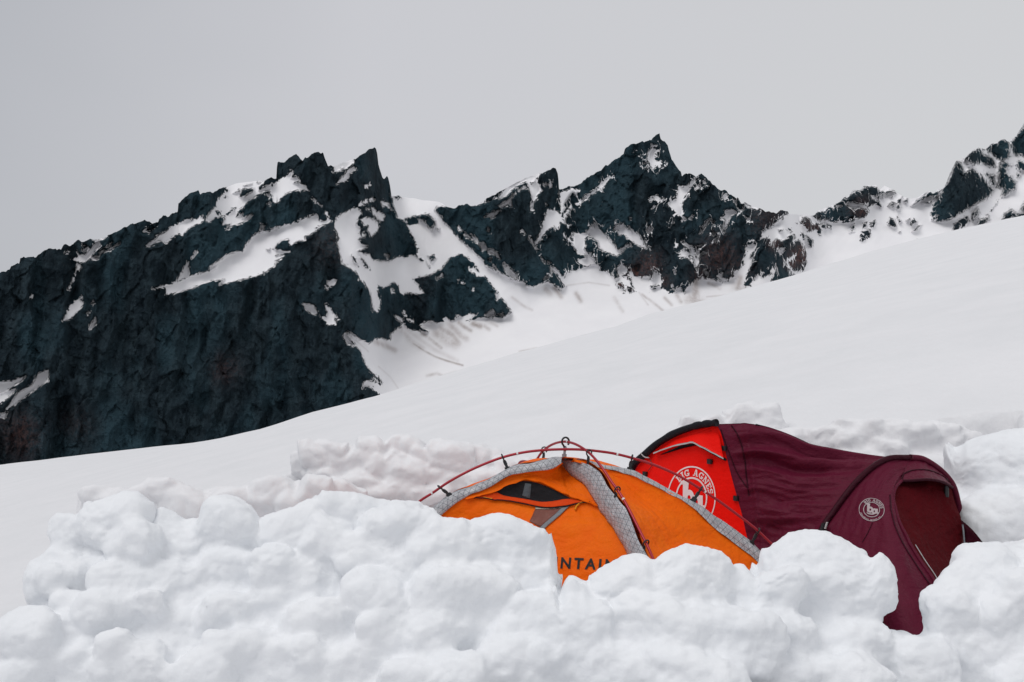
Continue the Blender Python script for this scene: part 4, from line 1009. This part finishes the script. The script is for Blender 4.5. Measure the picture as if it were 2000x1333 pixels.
# clips
def clip(px, py, C_, fx_, fy_, T, big=1.0):
    k = near(C_, *T5(f"{px},{py}")[0]); p = C_[k]; b_ = T(fx_, fy_)
    d = C_[min(k + 1, len(C_) - 1)] - C_[k - 1]; d /= np.linalg.norm(d)
    ax = b_ - p; L_ = np.linalg.norm(ax); ax /= L_; sd_ = np.cross(ax, d); sd_ /= np.linalg.norm(sd_)
    a = np.linspace(-2.3, 2.6, 22); r = .020 * big
    hook = [p - ax * .0 + (sd_ * math.sin(t) + -ax * math.cos(t)) * r for t in a] + [p + ax * (r + .012) + sd_ * .004, p + ax * (r + .03)]
    c = tube('clip', hook, .0048 * big, M_PLA, root, 6)
    s_ = boxes('strap', [(p + ax * (L_ * .55 + r * .3), (.009 * big, .004, max(L_ * .5 - r * .5, .01)), (d, sd_, ax)), (b_ - ax * .012, (.017 * big, .006, .014), (d, sd_, ax)), (b_ + ax * .004, (.022 * big, .008, .008), (d, sd_, ax)), (p + ax * (r + .02), (.011 * big, .007, .012), (d, sd_, ax))], M_GRY if big > 1.3 else M_PLA, root)
    s_.parent = c; s_.matrix_parent_inverse = __import__('mathutils').Matrix.Identity(4)
fa = lambda x, y: hit(*T5(f"{x},{y}")[0], FL, BR_) + np.array([0, -.01, 0])
fb = lambda x, y: hit(*T5(f"{x},{y}")[0], FR, BL) + np.array([-.88, -.47, 0]) * .02
pB2 = poleB + np.array([0, -.012, .006])
for c in ((170, 320, 215, 370), (475, 175, 515, 238), (1165, 178, 1142, 242), (1518, 335, 1475, 396), (1822, 560, 1775, 625)): clip(c[0], c[1], poleA, c[2], c[3], fa)
for c in ((700, 135, 708, 182), (935, 155, 938, 230), (1078, 340, 1075, 410), (1228, 622, 1220, 675)): clip(c[0], c[1], pB2, c[2], c[3], fb)
clip(812, 92, pB2, 818, 172, fb, 1.4)

# ---- maroon tent
T6 = lambda s: [(1200 + .4 * a, 780 + .4 * b_) for a, b_ in pts(s)]
H1a, H1b = (1.80, 7.0), (.84, 8.2); H2a, H2b = (2.05, 6.75), (3.30, 7.3)
root2 = thing('tunnel_tent', 'dark maroon tunnel tent with red end wall and hooded porch, behind the orange tent', 'tent', (2.1, 7.0, GZ))
h1 = lambda s: [hit(x, y, H1a, H1b) for x, y in T6(s)]
h2 = lambda s: [hit(x, y, H2a, H2b) for x, y in T6(s)]
P3 = lambda s: [P(1200 + .4 * a, 780 + .4 * b_, Y) for a, b_, Y in pts(s)]
nA, nB_ = 130, 110
E0 = h1("500,122 518,160 535,220 550,290 570,370 600,480 625,570 650,680 690,800") + [np.array([H1a[0], H1a[1], GZ])]
HL = h2("1440,287 1350,290 1290,315 1230,360 1180,410 1130,470 1080,540 1030,610 990,690 965,800") + [np.array([H2a[0], H2a[1], GZ])]
HR = h2("1440,287 1500,295 1560,328 1610,370 1650,425 1672,500 1690,600 1705,740") + [np.array([H2b[0], H2b[1], GZ])]
y1, y2 = E0[0][1], HL[0][1]
TOPx = pts("500,122 600,119 680,122 760,140 850,172 945,215 1050,238 1200,264 1350,284 1440,287")
TOP = [P(1200 + .4 * a, 780 + .4 * b_, y1 + (y2 - y1) * ((a - 500) / 940)) for a, b_ in TOPx]
G = coons(TOP, [E0[-1], (E0[-1] + HL[-1]) / 2, HL[-1]], E0, HL, nA, nB_)
uu = np.linspace(0, 1, nA)[None, :]; vv = np.linspace(0, 1, nB_)[:, None]
tens = np.sin(np.pi * np.clip(uu, 0, 1)) * .6 + .4
wr = (wrk(nB_, nA, 1.5, 15, .042, 501, warp=.3) + .020 * (1 - 2 * np.abs(wrk(nB_, nA, 1.2, 12, 1.6, 509, o=2, warp=.3)))) * tens + wrk(nB_, nA, 5, 30, .012, 503, warp=.5) + wrk(nB_, nA, 14, 5, .004, 505)
wr = wr * np.clip(vv * 14, 0, 1) * np.clip(uu * 8, 0, 1) * np.clip((1 - uu) * 8, 0, 1) + .012 * np.exp(-((uu - .145 - .05 * vv) / .02) ** 2)
o, GM = cloth('flysheet', G, M_MAR, root2, wr=wr); TM = bvh(GM)
# far side
bk1 = h1("500,122 380,146 250,202 160,272 105,320 60,420") + [np.array([H1b[0], H1b[1], GZ])]
G = coons(TOP, [bk1[-1], (bk1[-1] + HR[-1]) / 2 + np.array([0, .15, 0]), HR[-1]], bk1, HR, 70, 50)
G = G + np.array([0, 1, .35]) * (.10 * np.sin(np.pi * np.linspace(0, 1, 70))[None, :, None] * np.sin(np.pi * np.linspace(0, 1, 50))[:, None, None]) * .6
cloth('flysheet', G - np.array([0, 0, .004]), M_MAR, root2, wr=wrk(50, 70, 3, 14, .008, 507))
# red end wall, filling the big arch
RL = h1("498,128 380,152 250,208 160,278 112,322 70,420") + [np.array([H1b[0] - .02, H1b[1], GZ])]
RR = h1("498,128 516,165 533,222 549,292 569,372 599,482 624,572 649,682 688,802") + [np.array([H1a[0] - .02, H1a[1], GZ])]
Lr, Rr = crv(RL, 60), crv(RR, 60)
uu2 = np.linspace(0, 1, 50)[None, :, None]; n1 = np.array([-.78, -.62, 0]); vv2 = np.linspace(0, 1, 60)[:, None, None]
G = Lr[:, None] * (1 - uu2) + Rr[:, None] * uu2 + n1 * (.10 * vv2 * np.sin(np.pi * uu2) - .01)
o, GR = cloth('end_wall', G, M_RED, root2, wr=wrk(60, 50, 3, 6, .006, 511)); TR = bvh(GR)
def dens(l):                                # keep the corners of a traced line sharp
    o = []
    for a, b_ in zip(l[:-1], l[1:]): o += [(a[0] + (b_[0] - a[0]) * k / 6, a[1] + (b_[1] - a[1]) * k / 6) for k in range(6)]
    return o + [l[-1]]
def strip6(nm, T, a, b_, n, m_, mt_, off, off2=None): return strip(nm, T, dens(T6(a)), dens(T6(b_)), n, m_, mt_, root2, off, off2)
strip6('brow_painted_shadow', TR, "225,272 330,225 402,214 470,245 550,292", "240,270 330,242 402,226 500,280 545,303", 24, 3, M_BLK, .006)  # dark strip that paints the shade under the brow onto the end wall
strip6('brow', TR, "208,262 300,200 400,170 505,160 515,170", "216,270 310,232 402,212 480,250 548,288", 30, 6, M_RED, .012, .05)
strip6('trim', TR, "214,266 310,229 402,208 480,246 548,285", "216,272 310,236 402,216 480,254 550,293", 30, 3, M_LGT, .054, .056)
SLV = crv(h1("506,119 440,126 380,140 310,166 250,197 200,232 160,268 125,296 100,320 60,420"), 50) + n1 * .015
tube('pole_sleeve', SLV + np.array([0, 0, .006]), .03, M_BLK, root2, 10, rr=.022 + .008 * np.abs(noise(np.arange(50) / 4.0, np.zeros(50), s=3)))
tube('pole_sleeve', crv(HL, 60) + np.array([-.01, -.02, .006]), .02, M_MAD, root2, 10)  # maroon sleeve with the shadow along this leg put into its darker colour
tube('pole_sleeve', crv(HR, 60) + np.array([0, -.012, .006]), .022, M_MAR, root2, 10)
def line6(nm, T, s, r, m_, off=.003, n=40): return tube(nm, [drop(T, a, b_, off) for a, b_ in crv(T6(s), n)], r, m_, root2, 6)
line6('stitched_seam', TM, "572,130 600,170 622,230 638,310 645,380 652,430 656,470", .005, M_MAD, .004)
line6('stitched_seam', TM, "520,150 545,220 575,300 600,360 645,430", .004, M_MAD, .003)
tube('edge_binding', crv([P(1200 + .4 * a, 780 + .4 * b_, 7.30) for a, b_ in pts("690,124 760,142 850,174 945,217")], 20), .006, M_BLK, root2, 6)
for x, y in ((155, 365), (470, 304), (598, 484), (160, 275)):
    c = drop(TR, 1200 + .4 * x, 780 + .4 * y, .012); boxes('buckle', [(c, (.022, .012, .018), ((.62, -.78, 0), (-.78, -.62, 0), (0, 0, 1)))], M_PLA, root2)
tube('cord', [drop(TR, a, b_, .012) for a, b_ in crv(T6("170,350 190,322 182,300 165,280"), 10)], .0025, M_PLA, root2, 5)
tube('cord', crv(h1("150,262 168,280 190,284"), 8) + n1 * .05, .005, M_LGT, root2, 5)
LG = logo()
decal('emblem', LG, TR, lambda q: (1351 + 47 * q[0] + 5 * q[1], 973 - 62 * q[1] + 6 * q[0]), M_WHT, root2, .004)
# porch
sm_ = P3("1400,398,6.80 1372,430,6.72 1360,480,6.64 1370,530,6.56 1390,600,6.46 1420,660,6.38 1450,720,6.30 1500,800,6.20 1550,870,6.12 1580,935,6.05 1610,1010,5.98 1622,1070,5.94")
vtop = P3("1440,287,7.10 1425,330,6.98 1408,365,6.88 1400,398,6.80")
vtop[0] = HL[0]
vbot = [HL[-1]] + P3("1110,1080,6.35 1260,1165,6.0 1400,1212,5.76 1500,1200,5.72 1570,1140,5.80 1622,1070,5.94")
G = coons(vtop, vbot, HL, sm_, 90, 110)
uu = np.linspace(0, 1, 90)[None, :]; vv = np.linspace(0, 1, 110)[:, None]
wr = (wrk(110, 90, 6, 5, .012, 521) + wrk(110, 90, 14, 8, .005, 523)) * np.clip(uu * 8, 0, 1)
o, GV = cloth('porch_panel', G, M_MAR, root2, wr=wr); TV = bvh(GV)
hood_b = P3("1400,398,6.80 1440,398,6.80 1530,392,6.83 1600,404,6.88 1652,432,6.95")
G = coons(HR[:1] + h2("1500,295 1560,328 1610,370 1650,425"), hood_b, [HL[0]] + P3("1425,330,6.98 1408,365,6.88 1400,398,6.80"), h2("1650,425") + P3("1652,430,6.97 1652,432,6.95"), 60, 24)
o, GH = cloth('hood', G, M_MAR, root2, wr=wrk(24, 60, 12, 3, .008, 531)); TH = bvh(GH)
door_t = P3("1400,404,6.90 1440,404,6.92 1530,400,6.95 1600,412,6.98 1650,440,7.02")
door_l = [q + np.array([.01, .035, 0]) for q in sm_]; door_l[0] = door_t[0]
door_r = P3("1650,440,7.02 1668,520,6.98 1688,590,6.95 1702,680,6.92 1708,740,6.88 1715,860,6.84 1720,985,6.80")
G = coons(door_t, [door_l[-1]] + P3("1670,1030,6.4 1720,985,6.80"), door_l, door_r, 50, 70)
o, GO = cloth('door', G, M_DOOR, root2, wr=wrk(70, 50, 5, 7, .012, 541) + wrk(70, 50, 3, 16, .004, 543)); TO = bvh(GO)
G = coons(P3("1688,585,6.96 1692,588,6.96 1698,592,6.96"), P3("1712,760,6.80 1760,760,6.76 1830,745,6.70"), P3("1688,585,6.96 1702,680,6.90 1712,760,6.80"), P3("1698,592,6.96 1750,640,6.86 1795,695,6.75 1830,745,6.70"), 16, 24)
cloth('side_flap', G, M_MAD, root2, wr=wrk(24, 16, 3, 4, .006, 551))
tube('zip', crv(P3("1700,612,6.90 1705,650,6.88 1709,700,6.86 1712,740,6.84 1713,775,6.82"), 14), .006, M_GRY, root2, 6)
tube('zip', crv([q + np.array([.004, -.008, .002]) for q in sm_[5:]], 30), .005, M_BLK, root2, 6)
tube('zip', crv([q + np.array([.018, -.004, .002]) for q in P3("1455,712,6.30 1500,785,6.21 1552,862,6.12 1574,905,6.07")], 20), .0028, M_LGT, root2, 6)
# folded band round the door opening
tube('piping', crv(sm_, 50) + np.array([0, -.006, 0]), .011, M_MAR, root2, 8)
tube('piping', crv(hood_b, 40) + np.array([0, -.006, 0]), .010, M_MAD, root2, 8)
def line6p(nm, T, s, r, m_, off=.003, n=40): return line6(nm, T, s, r, m_, off, n)
line6p('stitched_seam', TV, "1345,470 1350,540 1370,620 1400,690 1440,760 1500,850 1545,915", .005, M_MAD, .003)
line6p('stitched_seam', TH, "1400,372 1450,350 1530,348 1600,375 1640,410", .005, M_MAD, .003)
c = P(1200 + .4 * 1622, 780 + .4 * 450, 6.95); boxes('buckle', [(c, (.014, .01, .04), ((1, 0, 0), (0, 1, 0), (0, 0, 1)))], M_PLA, root2)
c = P(1200 + .4 * 1022, 780 + .4 * 625, 6.72); boxes('buckle', [(c, (.02, .012, .028), ((.9, .4, 0), (-.4, .9, 0), (.2, 0, 1)))], M_PLA, root2)
c = P(1200 + .4 * 1034, 780 + .4 * 617, 6.70); boxes('strap', [(c, (.006, .006, .022), ((.9, .4, 0), (-.4, .9, 0), (.3, 0, 1)))], M_LGT, root2)
decal('emblem', LG, TV, lambda q: (1703 + 25.0 * q[0] + 2.5 * q[1], 996.5 - 22.5 * q[1] + 3.0 * q[0]), M_WHD, root2, .004)
line6p('stitched_seam', TV, "1260,605 1240,650 1212,700", .0025, M_MAD, .003, 10)
